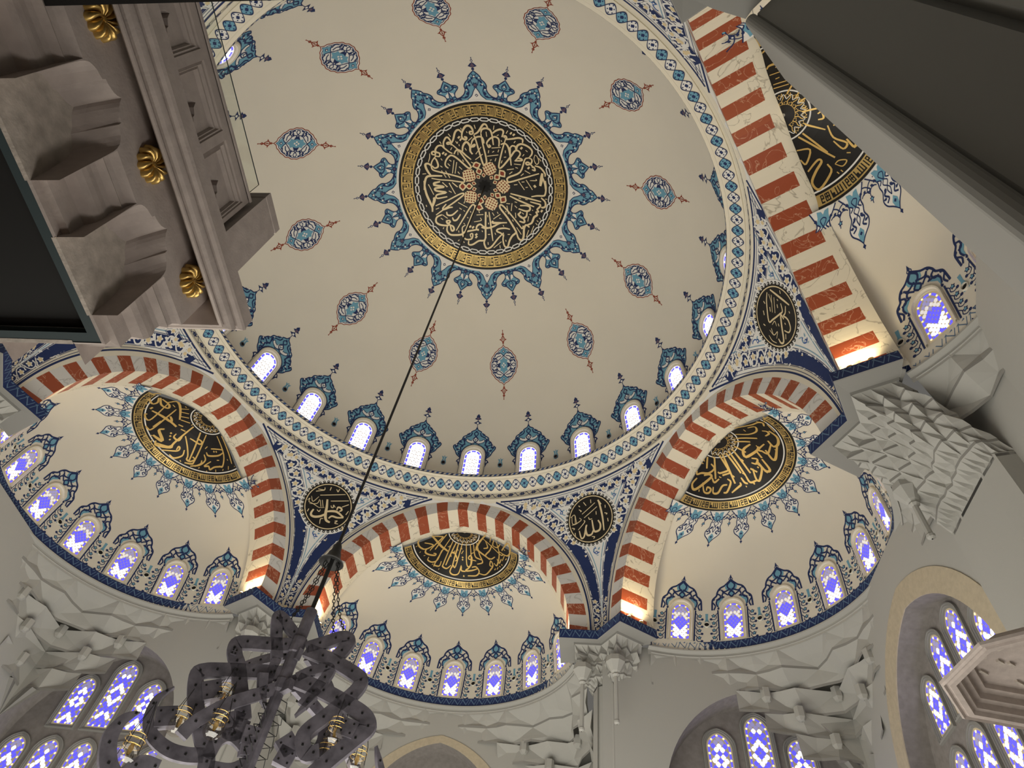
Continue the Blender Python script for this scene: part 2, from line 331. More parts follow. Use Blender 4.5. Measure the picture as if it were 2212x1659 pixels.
# traced handwriting: [stroke width cm, x, y, x, y ... in cm on the surface]
INK = {
'main': '8.5 -201 -56 -252 -60 -275 -56 -286 -32 -293 6|8.5 -247 -109 -260 -121 -274 -119 -273 -100 -263 -76 -254 -62|5.9 -253 -48 -213 -38 -166 -32 -107 -21 -97 -26 -109 -42 -163 -61 -217 -78 -243 -90 -247 -109 -243 -128 -230 -146 -219 -155|6.8 -230 -146 -221 -138 -215 -114 -218 -101 -233 -97 -243 -109|6.8 -222 -161 -236 -165 -237 -175 -226 -178 -221 -168 -225 -157|6.8 -225 -157 -205 -152 -202 -167 -217 -175 -219 -187 -206 -203 -188 -204 -176 -190 -156 -171 -142 -163|6.8 -178 -195 -178 -218 -166 -240 -155 -242 -146 -228 -142 -216|6.8 -144 -211 -159 -209 -162 -215 -151 -218 -142 -210 -145 -203|7.6 -142 -212 -131 -231 -121 -261 -110 -275 -98 -275 -90 -263|6.8 -141 -208 -112 -177 -86 -136 -62 -99 -64 -89 -77 -92 -109 -125 -136 -149 -154 -153 -172 -136 -181 -116 -179 -102 -168 -92|6.8 -135 -159 -126 -174 -115 -179 -98 -170 -78 -149 -57 -130|8.5 -94 -172 -90 -195 -79 -212 -68 -215 -58 -200 -56 -190 -57 -171 -48 -156|6.8 -52 -190 -37 -194 -33 -203 -40 -201 -52 -194|6.8 -51 -201 -42 -224 -22 -239 0 -240 9 -223 10 -208|8.5 -90 -248 -84 -270 -67 -293 -49 -294 -38 -279 -36 -262|8.5 -90 -248 -88 -235 -74 -228 -69 -238 -80 -242|6.8 -35 -256 -49 -254 -52 -264 -44 -267 -33 -258|7.6 -32 -252 -12 -265 13 -299 27 -300 34 -284|6.8 -34 -250 -27 -227 -17 -174 -3 -112 5 -105 15 -114 14 -144 4 -208 0 -257|6.8 0 -259 7 -276 29 -282 47 -275|11.8 -107 -243 -101 -237|11.8 -100 -231 -94 -226|11.8 -188 -170 -182 -164|11.8 -177 -163 -171 -157|3.4 -62 -222 -42 -239|3.4 -149 -180 -141 -193|3.4 -138 -130 -151 -66|3.4 -126 -120 -139 -64|3.4 -37 -129 0 -156|3.4 -33 -156 -5 -191|3.4 -91 -286 -88 -278|3.4 -195 -225 -189 -213|3.4 -151 -260 -142 -245|3.4 -66 -268 -63 -260|3.4 -248 -170 -251 -148 -259 -129|3.4 -293 -73 -276 -73|3.4 -202 -83 -183 -47|3.4 -183 -80 -165 -44|3.4 -204 -24 -180 -1|3.4 -171 -20 -155 15|3.4 -157 -21 -135 1|3.4 -271 -19 -259 9|3.4 -121 -223 -115 -211 -111 -220|3.4 -107 -207 -106 -197|3.4 -81 -187 -75 -175|3.4 -114 -184 -117 -154|3.4 -27 -299 -23 -280|3.4 -205 -106 -196 -98|3.4 -117 -97 -104 -83|3.4 -125 -73 -117 -61|3.4 -98 -131 -93 -121|3.4 -58 -118 -48 -112|3.4 -160 -132 -151 -125|3.4 -169 -115 -159 -103|3.4 -199 -142 -193 -132|5.9 -214 -28 -241 -21 -244 -13 -220 -8 -198 0 -240 4|7.6 55 -258 72 -271 95 -278 106 -267 97 -240|6.8 25 -201 24 -212 40 -231 63 -241 80 -232 82 -213 79 -194|6.8 25 -201 31 -190 39 -195 32 -203|6.8 10 -282 26 -282 44 -273 51 -250 54 -201|7.6 110 -237 107 -244 114 -246 119 -237 111 -231|7.6 111 -229 146 -234 176 -240 194 -234 193 -217|6.8 113 -229 94 -176 73 -100 86 -93 130 -143 154 -175 172 -176 179 -161 163 -138 151 -126|6.8 151 -127 185 -131 182 -139 163 -141|6.8 89 -204 108 -210 122 -196 129 -162 133 -104|7.6 132 -192 130 -155|7.6 134 -192 144 -200 158 -196 161 -183 168 -202 189 -211 218 -201 236 -184 235 -165 223 -149|6.8 216 -145 200 -136 175 -74 117 -45 111 -30 124 -23 197 -48 268 -74|6.8 216 -147 234 -139 230 -120 211 -112 205 -120 218 -124 237 -105 248 -99|6.8 233 -90 248 -87 244 -102 233 -101|6.8 248 -110 275 -103 297 -77 297 -62|12.7 284 -77 279 -45 273 -14|7.6 285 -57 297 -24 300 3|11.8 138 -263 144 -258|11.8 151 -257 157 -251|11.8 183 -194 190 -188|11.8 214 -100 220 -94|3.4 44 -186 88 -190|3.4 20 -146 74 -153|3.4 65 -296 60 -275|3.4 127 -273 118 -258|3.4 166 -29 194 11|3.4 203 -38 234 8|3.4 222 -36 254 -39 251 -46|3.4 111 -82 145 -88|3.4 147 -112 180 -110|3.4 198 -83 224 -70|3.4 25 -265 26 -241|3.4 74 -247 83 -251|3.4 30 -175 27 -161|3.4 46 -165 55 -171|3.4 78 -179 73 -166|3.4 32 -126 41 -129|3.4 62 -137 56 -122|3.4 109 -176 108 -163|3.4 100 -142 111 -144|3.4 91 -127 85 -113|3.4 92 -225 95 -217|3.4 160 -224 152 -214|3.4 206 -182 215 -175|3.4 198 -162 190 -152|3.4 153 -96 165 -92|3.4 122 -62 137 -74|3.4 178 -56 192 -68|3.4 181 -26 195 -28|3.4 143 -10 160 -13|3.4 200 -1 211 -3|3.4 250 -163 245 -140 256 -118 268 -130 261 -156 250 -163|3.4 268 -149 279 -135|10.2 242 -15 250 -5|8.5 -289 -39 -289 -4 -284 31 -271 70 -263 94 -264 117|11 -253 47 -249 57 -261 90|5.9 -246 88 -185 65 -119 35 -106 41 -156 77 -215 113 -248 134|6.8 -194 83 -211 101 -208 109 -180 101 -163 100|6.8 -195 121 -191 137 -168 138 -139 116|6.8 -168 150 -162 165 -146 162 -127 136|7.6 -214 -29 -243 -25 -240 -14 -198 -3 -240 2 -235 15 -189 26 -235 35 -235 52 -186 47|7.6 -219 134 -245 145 -250 168 -232 183 -198 189 -182 184|7.6 -182 184 -176 215 -164 211 -167 196 -178 188|7.6 -185 164 -198 167 -193 179 -181 172 -185 162|7.6 -196 191 -199 214 -185 234 -158 238 -127 236 -110 224 -71 217 -39 212|5.9 -153 216 -115 159 -69 93 -54 105 -76 152 -110 224|5.9 -105 190 -121 201 -122 224 -119 247 -104 261 -80 260 -72 248 -72 233 -83 237 -80 252|6.8 -40 218 -51 210 -47 195 -31 187 -12 200 20 206|6.8 -92 267 -93 286 -73 287 -41 269 -9 262 -6 202 -3 126|6.8 -7 260 -14 279 -2 306 19 302|3.4 -172 -19 -145 36|3.4 -202 -24 -183 0|3.4 -157 -22 -131 2|3.4 -271 -20 -250 33|3.4 -135 78 -91 104|3.4 -217 134 -192 154|3.4 -48 141 -14 139|3.4 -62 175 -26 168 -30 155|3.4 -102 72 -107 83|3.4 -176 19 -163 27|3.4 -292 80 -290 90|3.4 -247 105 -230 100|3.4 -226 150 -215 159|3.4 -218 205 -214 197|3.4 -139 262 -146 268|3.4 -118 271 -115 278|3.4 -78 122 -75 129|3.4 -36 122 -33 132|3.4 -95 152 -90 156|3.4 -114 180 -109 186|3.4 -141 216 -140 226|3.4 -131 105 -120 113|3.4 -111 117 -105 123|3.4 -24 218 -20 225|11.8 -85 195 -79 201|11.8 -71 199 -65 205|11.8 -56 234 -50 241|11.8 -56 247 -50 253|5.9 0 126 -4 187 -4 256|5.9 15 126 23 202 31 269|9.3 33 169 33 179 76 178|6.8 -26 202 -3 207 33 198 68 180 104 176|6.8 119 208 92 204 60 209 52 220 76 231 87 246|6.8 -14 275 -7 302 7 306 27 294 59 254 87 227|7.6 87 234 83 261 91 292 107 295 117 264 131 240 149 224 147 212 108 153 70 104 82 92 132 145 181 203|8.5 183 203 189 187|8.5 153 224 163 250 180 258 189 240 191 202 201 182 219 192|8.5 207 182 230 169 242 141 258 128 250 114|6.8 250 114 265 112 257 102 269 89 273 77 250 72 222 67|6.8 124 33 195 48 277 62|6.8 120 45 172 67 242 90|6.8 299 -42 302 -9 298 22 289 32 257 35 228 42|7.6 277 43 297 60 299 82 285 90 277 88|7.6 171 89 203 87 220 93 218 109 198 114 163 105|7.6 163 132 175 119|7.6 206 117 202 140 183 149 163 135 163 128|7.6 167 166 191 170 191 156 171 139|11.8 277 104 284 110|3.4 35 161 71 136|3.4 131 80 126 118|3.4 214 139 210 164|3.4 215 206 203 241|3.4 35 303 75 271|3.4 105 93 112 134|3.4 147 125 149 151|3.4 153 197 177 230|3.4 241 183 227 220|3.4 102 82 121 83|3.4 31 129 40 144|3.4 65 155 77 158|3.4 56 125 60 134|3.4 10 179 11 187|3.4 7 141 8 152|3.4 97 120 101 125|3.4 131 160 137 169|3.4 144 72 156 75|3.4 164 52 176 55|3.4 197 57 209 58|3.4 144 91 156 102|3.4 181 123 189 130|3.4 218 128 228 131|3.4 232 106 236 109|3.4 84 189 88 196|3.4 107 234 119 233|3.4 6 237 18 236|3.4 42 228 46 238|3.4 6 275 7 288|3.4 67 289 69 304|3.4 97 261 99 270|3.4 297 47 308 47|3.4 268 142 276 149|3.4 256 155 264 162|3.4 250 169 259 177',
'bay0': '6.7 -186 -20 -194 -13 -192 17 -177 42 -162 47|6.7 -170 9 -138 39 -151 47 -167 50 -170 66 -153 84 -132 95 -129 89 -138 83|6.7 -138 -13 -105 4 -97 14 -139 50 -152 63|8.9 -138 -17 -108 54 -78 91|8.9 100 -20 56 65 61 84 117 105|5.8 -78 1 -131 67|5.8 -158 92 -163 105 -146 121 -123 119 -103 82 -91 78|5.8 -62 27 -133 130 -133 140 -115 147 -106 129|5.8 -54 46 -96 140 -101 152 -83 164 -64 154|5.8 -40 56 -87 150|5.8 -64 119 -64 105 -50 102 -36 131 -45 139|5.8 -29 60 -59 163|5.8 -12 60 -43 160 -55 155 -68 178 -54 192 -30 189 -17 157|5.8 -16 161 -16 177 3 180|5.8 5 59 8 152 27 154 32 123 22 115 17 129 52 132|5.8 24 60 27 150 3 176 33 173 62 160|5.8 39 59 46 111 66 120 81 120|5.8 54 47 66 97 82 125 77 135 57 144|5.8 81 9 163 51 183 42|5.8 14 196 53 190 67 171 52 156 32 161|5.8 67 179 97 176 122 146 132 123 122 109 117 130 127 130|5.8 128 26 117 61 96 96 122 100 142 80|5.8 98 20 107 50 87 65|5.8 140 -16 133 23 154 22 170 -12|5.8 150 -16 163 51 152 114 137 112|5.8 152 84 162 99 173 72|7.6 176 23 207 -55 216 -31 214 12 198 37 163 39|3.6 -77 69 -69 73 -68 65|3.6 -206 12 -199 9|3.6 -17 109 -8 95|3.6 126 -27 119 14|3.6 188 44 177 79|3.6 -194 53 -189 49|3.6 -179 77 -172 78|3.6 -146 133 -141 130|3.6 -119 161 -115 158|3.6 -17 81 -15 90|3.6 -36 85 -32 95|3.6 26 106 41 98|3.6 46 83 51 87|3.6 152 133 157 121|3.6 140 141 145 132|3.6 -55 107 -46 94|3.6 62 36 68 28|3.6 193 64 198 52|6.2 173 99 178 101|6.2 163 112 168 114|6.2 -14 122 -9 127|6.2 -14 132 -9 136|6.2 -7 196 -2 200|6.2 187 8 192 10',
'bay-60': '6.9 95 -11 156 5 188 3 201 11|6.9 191 -5 202 12 190 31|6.9 134 14 161 21 142 45 105 43 70 17|6.9 54 33 115 74|6.9 36 40 80 74|6.9 19 54 29 97|6.9 4 55 -25 156|6.9 -12 52 -45 150|6.9 -25 51 -50 134|6.9 -37 44 -95 139|6.9 -47 38 -83 123|6.9 -62 25 -126 74|6.9 -74 1 -112 24|7.4 162 50 173 59 169 72 149 77|7.4 133 115 89 140 80 124 74 114 113 105|7.4 63 114 56 143|7.4 25 124 38 138 20 147 10 135|7.4 23 150 21 169 -21 190 -27 180 -5 151|7.4 -11 146 -3 168|7.4 -7 104 -8 114|7.4 -45 150 -53 174 -28 185|7.4 -63 143 -68 161 -63 171|7.4 -135 -6 -145 1 -134 15 -122 40 -98 49 -90 29|8.9 182 59 179 97 154 124 131 126 137 98|8.9 142 131 96 165 82 163 94 126|8.9 52 146 40 186 24 181 31 144|8.9 -156 8 -180 0 -195 15 -179 32 -131 56 -124 46 -137 28|9.8 87 104 63 114 13 109 30 85 71 82|6.9 -160 37 -184 57 -179 75 -164 76 -165 61 -177 63|6.9 -129 60 -138 76 -118 85|6.9 -153 80 -170 90 -160 105 -131 107 -117 119|6.9 -100 109 -102 125 -137 131 -148 122|6.9 -129 146 -96 154 -84 156 -80 149|6.9 -101 67 -99 77 -77 93 -67 91|6.9 -101 88 -78 104|3.9 235 -19 222 23|3.9 207 27 194 72|3.9 114 14 112 26|3.9 84 96 81 104|3.9 124 137 124 146|3.9 20 179 23 190|3.9 -112 80 -110 89|3.9 -77 118 -78 126|3.9 -186 36 -193 39|3.9 -64 16 -67 25|3.9 -88 -6 -94 1|3.9 -75 170 -76 175|3.9 -103 -7 -103 2|3.9 -47 137 -44 145|6.4 216 3 212 13|6.4 -46 182 -47 188|6.4 14 156 14 162',
'bay60': '7.9 -242 -2 -226 27 -197 55 -188 39 -203 7|7.9 -199 3 -170 46 -140 54 -151 32 -190 8|7.9 -161 94 -52 115|6.4 -235 2 -224 -22 -212 -23|6.4 -170 116 -176 120 -157 138 -142 129 -158 27|6.4 -133 166 -122 172 -106 168 -111 85 -115 44|6.4 -111 123 -111 158|6.4 -47 204 -9 191 -1 178|6.4 -28 137 -23 152 1 151 -2 133|6.4 -12 213 29 181 30 167 20 165 26 178|6.4 23 206 46 203 59 176 46 158|6.4 3 122 69 158 81 171 97 165 101 147 88 149|6.4 27 70 91 166|6.4 48 57 104 149 107 166 87 184|6.4 22 116 63 102 61 89 39 96|6.4 105 96 121 94 140 57 140 25|6.4 120 126 129 136 123 160|6.4 107 108 128 114 130 142 112 174|6.4 74 19 147 30 182 55 175 70|6.4 82 -2 148 3 190 7|6.4 144 95 144 128 154 112 167 113 169 91 179 66 182 55|8.9 -163 20 -138 -2 -68 83|8.9 -171 92 -90 109 -88 100 -104 88|8.9 -58 199 -40 210 3 186 -3 167 -9 74|9.8 -83 186 -60 188 -40 185 -84 160 -74 146|4.9 -109 33 -85 14|4.9 -98 48 -67 37|4.9 -81 69 -51 55|4.9 -65 81 -30 71|4.9 104 72 130 26|4.9 -54 103 -35 100|4.9 -32 113 -13 109|3.9 -176 19 -163 20|3.9 -215 60 -204 70|3.9 -198 97 -194 90|3.9 -105 7 -97 11|3.9 -19 76 -19 68|3.9 91 93 89 80|3.9 168 22 173 21|3.9 192 28 203 35|3.9 201 -1 204 -2|3.9 163 128 168 128|3.9 179 90 187 94|3.9 196 63 192 57|3.9 68 192 75 192|3.9 138 152 137 146|3.9 -68 200 -66 212|3.9 -85 194 -86 188|3.9 -142 25 -127 34|3.9 152 70 157 60|6.4 -47 146 -40 147|6.4 -39 156 -32 157|6.4 -28 167 -22 167|6.4 -186 81 -178 85|6.4 -185 75 -178 79|6.4 116 67 122 65|6.4 121 58 127 56',
'bay-120': '6.6 201 -7 207 19 188 34 165 54|6.6 150 -4 156 5 149 33 158 37 171 17|6.6 120 37 128 48 123 66 101 43|4.9 53 26 111 87|4.9 30 40 77 94 98 89|4.9 15 46 30 119|4.9 -14 46 -31 138|4.9 -45 41 -54 48 -81 81|4.9 -35 78 -34 88 -51 87 -50 74|4.9 -51 114 -32 120 -48 133 -74 116 -78 101|4.9 -73 89 -106 91 -130 113 -141 100 -115 88|4.9 -71 15 -154 75|4.9 -67 28 -136 65|4.9 -101 -2 -113 29 -141 6 -126 -3|6.2 -14 142 -42 143 -70 159 -101 157 -111 141 -88 137|6.2 -91 132 -125 136 -146 124 -121 116|6.2 -160 2 -144 36 -152 42 -168 19 -189 -2 -210 9 -183 52 -162 52|2.6 -169 68 -164 80 -170 96 -180 82 -169 68|2.6 97 1 88 40|2.6 129 -1 123 28|2.6 86 -1 77 37|2.6 50 69 50 101|2.6 35 75 42 95|2.6 2 71 6 104|2.6 -12 76 0 111|2.6 120 51 120 61|2.6 142 17 142 27|2.6 79 80 69 88|2.6 -153 103 -156 111|2.6 -188 64 -194 67|2.6 -187 74 -193 77|2.6 -4 50 -6 59|2.6 70 55 67 64|2.6 110 10 109 20',
'pen30': '11.5 -16 27 -5 -3 1 -27 8 -46 18 -58 34 -60|9.8 -50 -35 -53 -51 -49 -62 -34 -63 -15 -53 0 -37 4 -25|9.8 2 -23 22 -12 45 -7 77 -18|8 78 -19 54 -29 31 -32 22 -46|8 39 0 39 13 51 15 58 8 51 -1|3.4 -51 31 45 77|3.4 0 26 69 57|2.9 -90 -10 -84 2 -82 -13 -70 -14 -53 -16 -33 -19 -13 -10|2.9 -82 13 -67 -6 -53 23|2.9 -76 -20 -48 -7 -45 14|2.9 -42 12 -27 -13|2.9 -34 16 -19 -10|4 -70 52 -45 59 -47 70|4 -74 39 -44 58|4 -22 67 -23 82|4 1 83 11 75 12 89|4 9 9 14 2 21 5 18 15 29 8|4 54 21 76 42|4 -70 -54 -69 -41|4 82 -4 86 15|4 -37 -31 -26 -35 -24 -25|4 -2 -82 -7 -62 2 -55|4 50 -47 60 -42 54 -55 68 -53',
'pen-30': '8 48 67 51 44 52 -7 48 -65|8 47 68 56 45|8.6 30 -15 37 -35 30 -56 11 -59 4 -48 4 -6|8.6 4 -48 -9 -65 -27 -62 -30 -37 -22 -19|6.9 -26 -21 -35 -48 -43 -66 -55 -68 -59 -35|3.2 32 61 -34 31|3.2 37 42 -28 13|3.2 -80 35 -83 3 -65 0 -42 8 -49 19|3.2 -87 31 -67 37 -71 -1|3.2 -65 33 -65 0|3.2 -87 -2 -68 -2 -42 8|4 -63 -30 -29 -5 -32 3|4 -9 10 -6 0 6 -1|4 -18 79 -9 61|4 16 80 14 65|4 -42 71 -37 64|4 -44 54 -35 45 -40 43|4 74 37 72 25|4 64 6 75 -1 69 -3|4 73 -20 73 -35|4 29 24 27 10|4 -89 -14 -78 -20 -83 -24|4 -78 -38 -79 -54|4 -9 -74 3 -79 -3 -86',
'pen-90': '5.9 55 64 21 57 -33 29 -17 12 15 -12 30 -21 50 -6|5.9 53 -30 31 -35 18 -30 19 -43 15 -58 -1 -74 -18 -72 -24 -50|7.4 70 53 67 4 65 -46|7.4 9 -35 15 -17 -18 -34 -57 -60 -69 -51 -63 -34|2.9 56 43 3 22|2.9 54 29 7 10|2.9 53 55 30 33|2.9 -36 10 -19 3 -30 -11|2.9 -58 15 -63 -10 -44 -21 -67 -26|2.9 -76 12 -84 -10 -80 -32|2.9 -49 10 -63 -6|4.1 -12 64 -24 55|4.1 39 9 29 3|4.1 14 39 1 32|4.1 89 9 80 3|4.1 -54 49 -55 39|4.1 -18 -15 -24 -22|4.1 19 72 14 63|4.1 55 14 52 8|4.1 -31 -60 -46 -67|4.1 0 -43 -3 -49|4.1 45 -50 41 -56',
}
INK = {k: [[float(a) for a in st.split()] for st in v.split('|')] for k, v in INK.items()}
def ink(dec, key, m, h, wmin=0.05, wk=1.0):
    for st in INK[key]:
        pts = [(st[i] / 100, st[i + 1] / 100) for i in range(1, len(st), 2)]
        dec.stroke(pts, max(wmin, st[0] / 100 * wk), m, h, taper=0.35 if len(pts) > 2 else 0.1)
# ------------------------------------------------------------------ main dome and its cornice
ORD = ['first', 'second', 'third', 'fourth', 'fifth', 'sixth', 'seventh', 'eighth', 'ninth', 'tenth', 'eleventh', 'twelfth', 'thirteenth', 'fourteenth',
       'fifteenth', 'sixteenth', 'seventeenth', 'eighteenth', 'nineteenth', 'twentieth', 'twenty-first', 'twenty-second', 'twenty-third', 'twenty-fourth']
g = MB()
g.lathe([(DR * cos(R(l)), DC.z + DR * sin(R(l))) for l in [2.5 + 87.4 * i / 40 for i in range(41)]], CREAM, 144)
dome = g.weld('ceiling', angle=1.0)
tag(dome, 'big cream main dome over the middle of the hall', 'dome', kind='structure')
# cornice ring under the dome
PROF = [(10.42, 23.36), (10.36, 23.46), (10.32, 23.50), (10.315, 23.56), (10.33, 23.60), (10.33, 23.84), (10.27, 23.90), (10.23, 23.905), (10.21, 23.86),
        (10.17, 23.87), (9.84, 24.16), (9.80, 24.17), (9.78, 24.21), (9.72, 24.25), (9.69, 24.26), (9.69, 24.44), (10.40, 24.46)]
g = MB(); g.lathe(PROF, IVORY, 168)
corn = g.weld('cornice_ring', angle=0.5)
tag(corn, 'round ivory cornice with a blue and white twisted braid under the main dome', 'cornice', kind='structure')
def S_cone(r0, z0, r1, z1):
    L = hypot(r1 - r0, z1 - z0); nx, nz = -(z1 - z0) / L, (r1 - r0) / L
    if nz > 0: nx, nz = -nx, -nz
    if abs(r1 - r0) < 1e-6: nx, nz = -1.0, 0.0
    def S(a, v, h):                     # a = azimuth (rad, clockwise from +Y), v 0..1 across
        r = r0 + (r1 - r0) * v + nx * h; z = z0 + (z1 - z0) * v + nz * h
        return Vector((r * sin(a), r * cos(a), z))
    return S
class Cone(Dec):
    pass
NB = 83
d = Dec(S_cone(10.17, 23.87, 9.84, 24.16), 0.05)
PH = R(24.78 - 132.44 + 0.3 + 90)
cell = 2 * PI / NB
def braid_pts(k, sgn, n=12, w=0.46):
    return [((k + i / n) * cell / 2 * 1.0, 0.5 + sgn * w * sin(PI * i / n)) for i in range(n + 1)]
PHB = R(65.22 - 132.44)                  # azimuth of a blue cell, clockwise from +Y
for k in range(NB * 2):
    a0 = PHB - cell / 4 + k * cell / 2
    up = [(a0 + i / 12 * cell / 2, 0.5 + 0.44 * sin(PI * i / 12)) for i in range(13)]
    dn = [(a0 + i / 12 * cell / 2, 0.5 - 0.44 * sin(PI * i / 12)) for i in range(13)]
    d.poly(dn + up[-2:0:-1], BLUE if k % 2 == 0 else WHITE, H)
    c = a0 + cell / 4
    sx = cell / 2
    d.g.face([d.S(c + x * sx, 0.5 + y, H * 2) for x, y in ((-.10, -.09), (.02, -.16), (.10, .09), (-.02, .16))], NAVY)
    d.g.face([d.S(c + x * sx, 0.5 + y, H * 2) for x, y in ((-.16, .06), (-.10, -.12), (.16, -.06), (.10, .12))], NAVY)
    for q in (-1, 1):
        for x, y in ((-.24, .2), (0.02, .33), (.22, .12)):
            d.g.face([d.S(c + q * (x + dx) * sx, 0.5 + q * (y + dy), H * 2) for dx, dy in ((-.06, 0), (0, -.07), (.06, 0), (0, .07))], NAVY)
for s_ in (1, -1):
    for k in range(NB * 2):
        a0 = PHB - cell / 4 + k * cell / 2; sg = s_ * (1 if k % 2 == 0 else -1)
        P = [(a0 + i / 10 * cell / 2, 0.5 + sg * 0.46 * sin(PI * i / 10)) for i in range(11)]
        for i in range(10):
            (u0, v0), (u1, v1) = P[i], P[i + 1]
            d.g.face([d.S(u0, v0 - .045, H * 3), d.S(u1, v1 - .045, H * 3), d.S(u1, v1 + .045, H * 3), d.S(u0, v0 + .045, H * 3)], NAVY)
d.build('braid_band', corn)
# thin lace band on the lip and the small flower band below the braid
d = Dec(S_cone(9.69, 24.27, 9.69, 24.43), 0.05)
for v0, v1 in ((0.02, .10), (.9, .98), (.16, .2), (.8, .84)):
    d.g.grid([[d.S(2 * PI * i / 240, v, H) for i in range(241)] for v in (v0, v1)], NAVY)
for k in range(280):
    a = 2 * PI * k / 280; e = 2 * PI / 280
    d.g.face([d.S(a - .42 * e, .22, H), d.S(a + .1 * e, .22, H), d.S(a + .42 * e, .78, H), d.S(a - .1 * e, .78, H)], NAVY if k % 2 else MIDB)
d.build('lace_band', corn)
d = Dec(S_cone(10.33, 23.60, 10.33, 23.84), 0.05)
for v0, v1 in ((0.0, .05), (.93, 1.0)):
    d.g.grid([[d.S(2 * PI * i / 240, v, H) for i in range(241)] for v in (v0, v1)], NAVY)
NF = 126
for k in range(NF):
    a = 2 * PI * k / NF; e = 2 * PI / NF
    for q in range(6):
        t = q * PI / 3
        d.g.face([d.S(a + e * .22 * x * cos(t) - e * .22 * y * sin(t), .5 + .36 * (x * sin(t) + y * cos(t)), H) for x, y in ((.15, -.3), (.9, -.35), (1.1, 0), (.9, .35), (.15, .3))], NAVY)
    for q in (-1, 1):
        P = [(a + e * (.5 + q * .26), .5), (a + e * (.5 + q * .16), .5 - q * .4), (a + e * .5, .5), (a + e * (.5 - q * .1), .5 + q * .3)]
        P = crom([(x, y, 0) for x, y in P], 4)
        for i in range(len(P) - 1):
            d.g.face([d.S(P[i].x, P[i].y - .09, H), d.S(P[i + 1].x, P[i + 1].y - .09, H), d.S(P[i + 1].x, P[i + 1].y + .09, H), d.S(P[i].x, P[i].y + .09, H)], NAVY)
d.build('flower_band', corn)

# ------------------------------------------------------------------ arabesque helper: fill an outline's inside with scrolls
def mirror(pts): return pts + [(-x, y) for x, y in pts[::-1] if abs(x) > 1e-6]
def scrolls(d, segs, w, m, h):
    for s_ in segs:
        d.stroke(s_, w, m, h); d.stroke([(-x, y) for x, y in s_], w, m, h)
def blobs(d, L, m, h):
    for u, v, r in L:
        d.disc(u, v, r, m, h, 8)
        if abs(u) > 1e-6: d.disc(-u, v, r, m, h, 8)
def leaves(d, L, m, h):
    for u, v, l, w, a in L:
        d.leaf(u, v, l, w, R(a), m, h); d.leaf(-u, v, l, -w, PI - R(a), m, h)

# central roundel ------------------------------------------------------------------
rd = empty('calligraphy_roundel', (0, 0, DC.z + DR))
tag(rd, 'largest black and gold calligraphy roundel, at the top of the main dome', 'calligraphy roundel')
def off_parent(o, p):
    o.parent = p; o.matrix_parent_inverse = p.matrix_world.inverted() if False else Matrix.Translation(-Vector(p.location))
    return o
d = Dec(S_polar); d.ring(0, 0, 0.0, 4.12, BLACK, 0.03); d.g.grid([[S_polar(4.12 * cos(2 * PI * i / 96), 4.12 * sin(2 * PI * i / 96), h) for i in range(97)] for h in (0.0, 0.03)], BLACK)
off_parent(d.build('black_disc'), rd)
d = Dec(S_polar); d.ring(0, 0, 4.12, 4.22, WHITE, 0.02); off_parent(d.build('white_rim'), rd)
d = Dec(S_polar); d.ring(0, 0, 3.45, 4.01, GOLDB, 0.036)
def kufic(d, rad, ht, n, h, m, words):
    """square kufic words on a ring; words = list of bar lists in unit cells (x 0..1 along, y 0..1 outward)"""
    for k in range(n):
        a0 = 2 * PI * k / n; e = 2 * PI / n
        for x0, y0, x1, y1 in words[k % len(words)]:
            st = max(1, int((x1 - x0) * 4))
            for q in range(st):
                xa = x0 + (x1 - x0) * q / st; xb = x0 + (x1 - x0) * (q + 1) / st
                P = []
                for x, y in ((xa, y0), (xb, y0), (xb, y1), (xa, y1)):
                    a = a0 + e * x; r = rad + ht * y; P.append(d.S(r * sin(a), r * cos(a), h))
                d.g.face(P, m)
# the word read outward-down (y = 1 at the rim, the letters' base) and its turned twin
t_ = .085
def bars(L): return [(x0, y0, x1, y1) for x0, y0, x1, y1 in L]
KA = bars([(.02, .0, .08, 1), (.16, .1, .22, .92), (.16, .80, .9, .92), (.32, .1, .38, .80), (.47, .1, .53, .80), (.62, .1, .9, .22), (.84, .1, .9, .92), (.62, .1, .68, .6), (.62, .48, .84, .6)])
KB = bars([(.0, .06, .72, .17), (.66, .06, .72, .55), (.1, .3, .16, .94), (.1, .3, .56, .4), (.24, .84, .92, .94), (.24, .52, .3, .94), (.38, .58, .44, .94), (.52, .58, .58, .94), (.86, .06, .92, .94), (.38, .52, .58, .62)])
kufic(d, 3.47, 0.52, 64, 0.044, BLACK, [KA, KB])
off_parent(d.build('kufic_band'), rd)
d = Dec(S_polar)
for s_ in (1, -1):
    P = []
    n = 46
    for k in range(n * 2):
        a = 2 * PI * (k // 2 + (0.22 if k % 2 == 0 else 0.78)) / n
        r = 3.26 + s_ * (1 if (k // 2) % 2 == 0 else -1) * 0.075
        P.append((r * sin(a), r * cos(a)))
    d.stroke(P, 0.055, WHITE, 0.04, smooth=False, closed=True)
off_parent(d.build('white_braid'), rd)
d = Dec(S_polar); ink(d, 'main', PGOLD, 0.04, 0.035, 1.25)
off_parent(d.build('lettering'), rd)
d = Dec(S_polar)
def star(d, u, v, r, k, m, h, n=4, rot=0.0):
    d.poly([(u + (r if i % 2 == 0 else r * k) * cos(rot + PI * i / n), v + (r if i % 2 == 0 else r * k) * sin(rot + PI * i / n)) for i in range(2 * n)], m, h)
def diamond(d, u, v, L, Wd, a, h):
    def q(k): return [(u + x * cos(a) - y * sin(a), v + x * sin(a) + y * cos(a)) for x, y in ((L * k, 0), (.25 * L * k, Wd * k), (-.25 * L * k, Wd * k), (-L * k, 0), (-.25 * L * k, -Wd * k), (.25 * L * k, -Wd * k))]
    d.poly(q(1.0), PGOLD, h); d.poly(q(.58), RUSTP, h + .004)
KN = R(198.0)
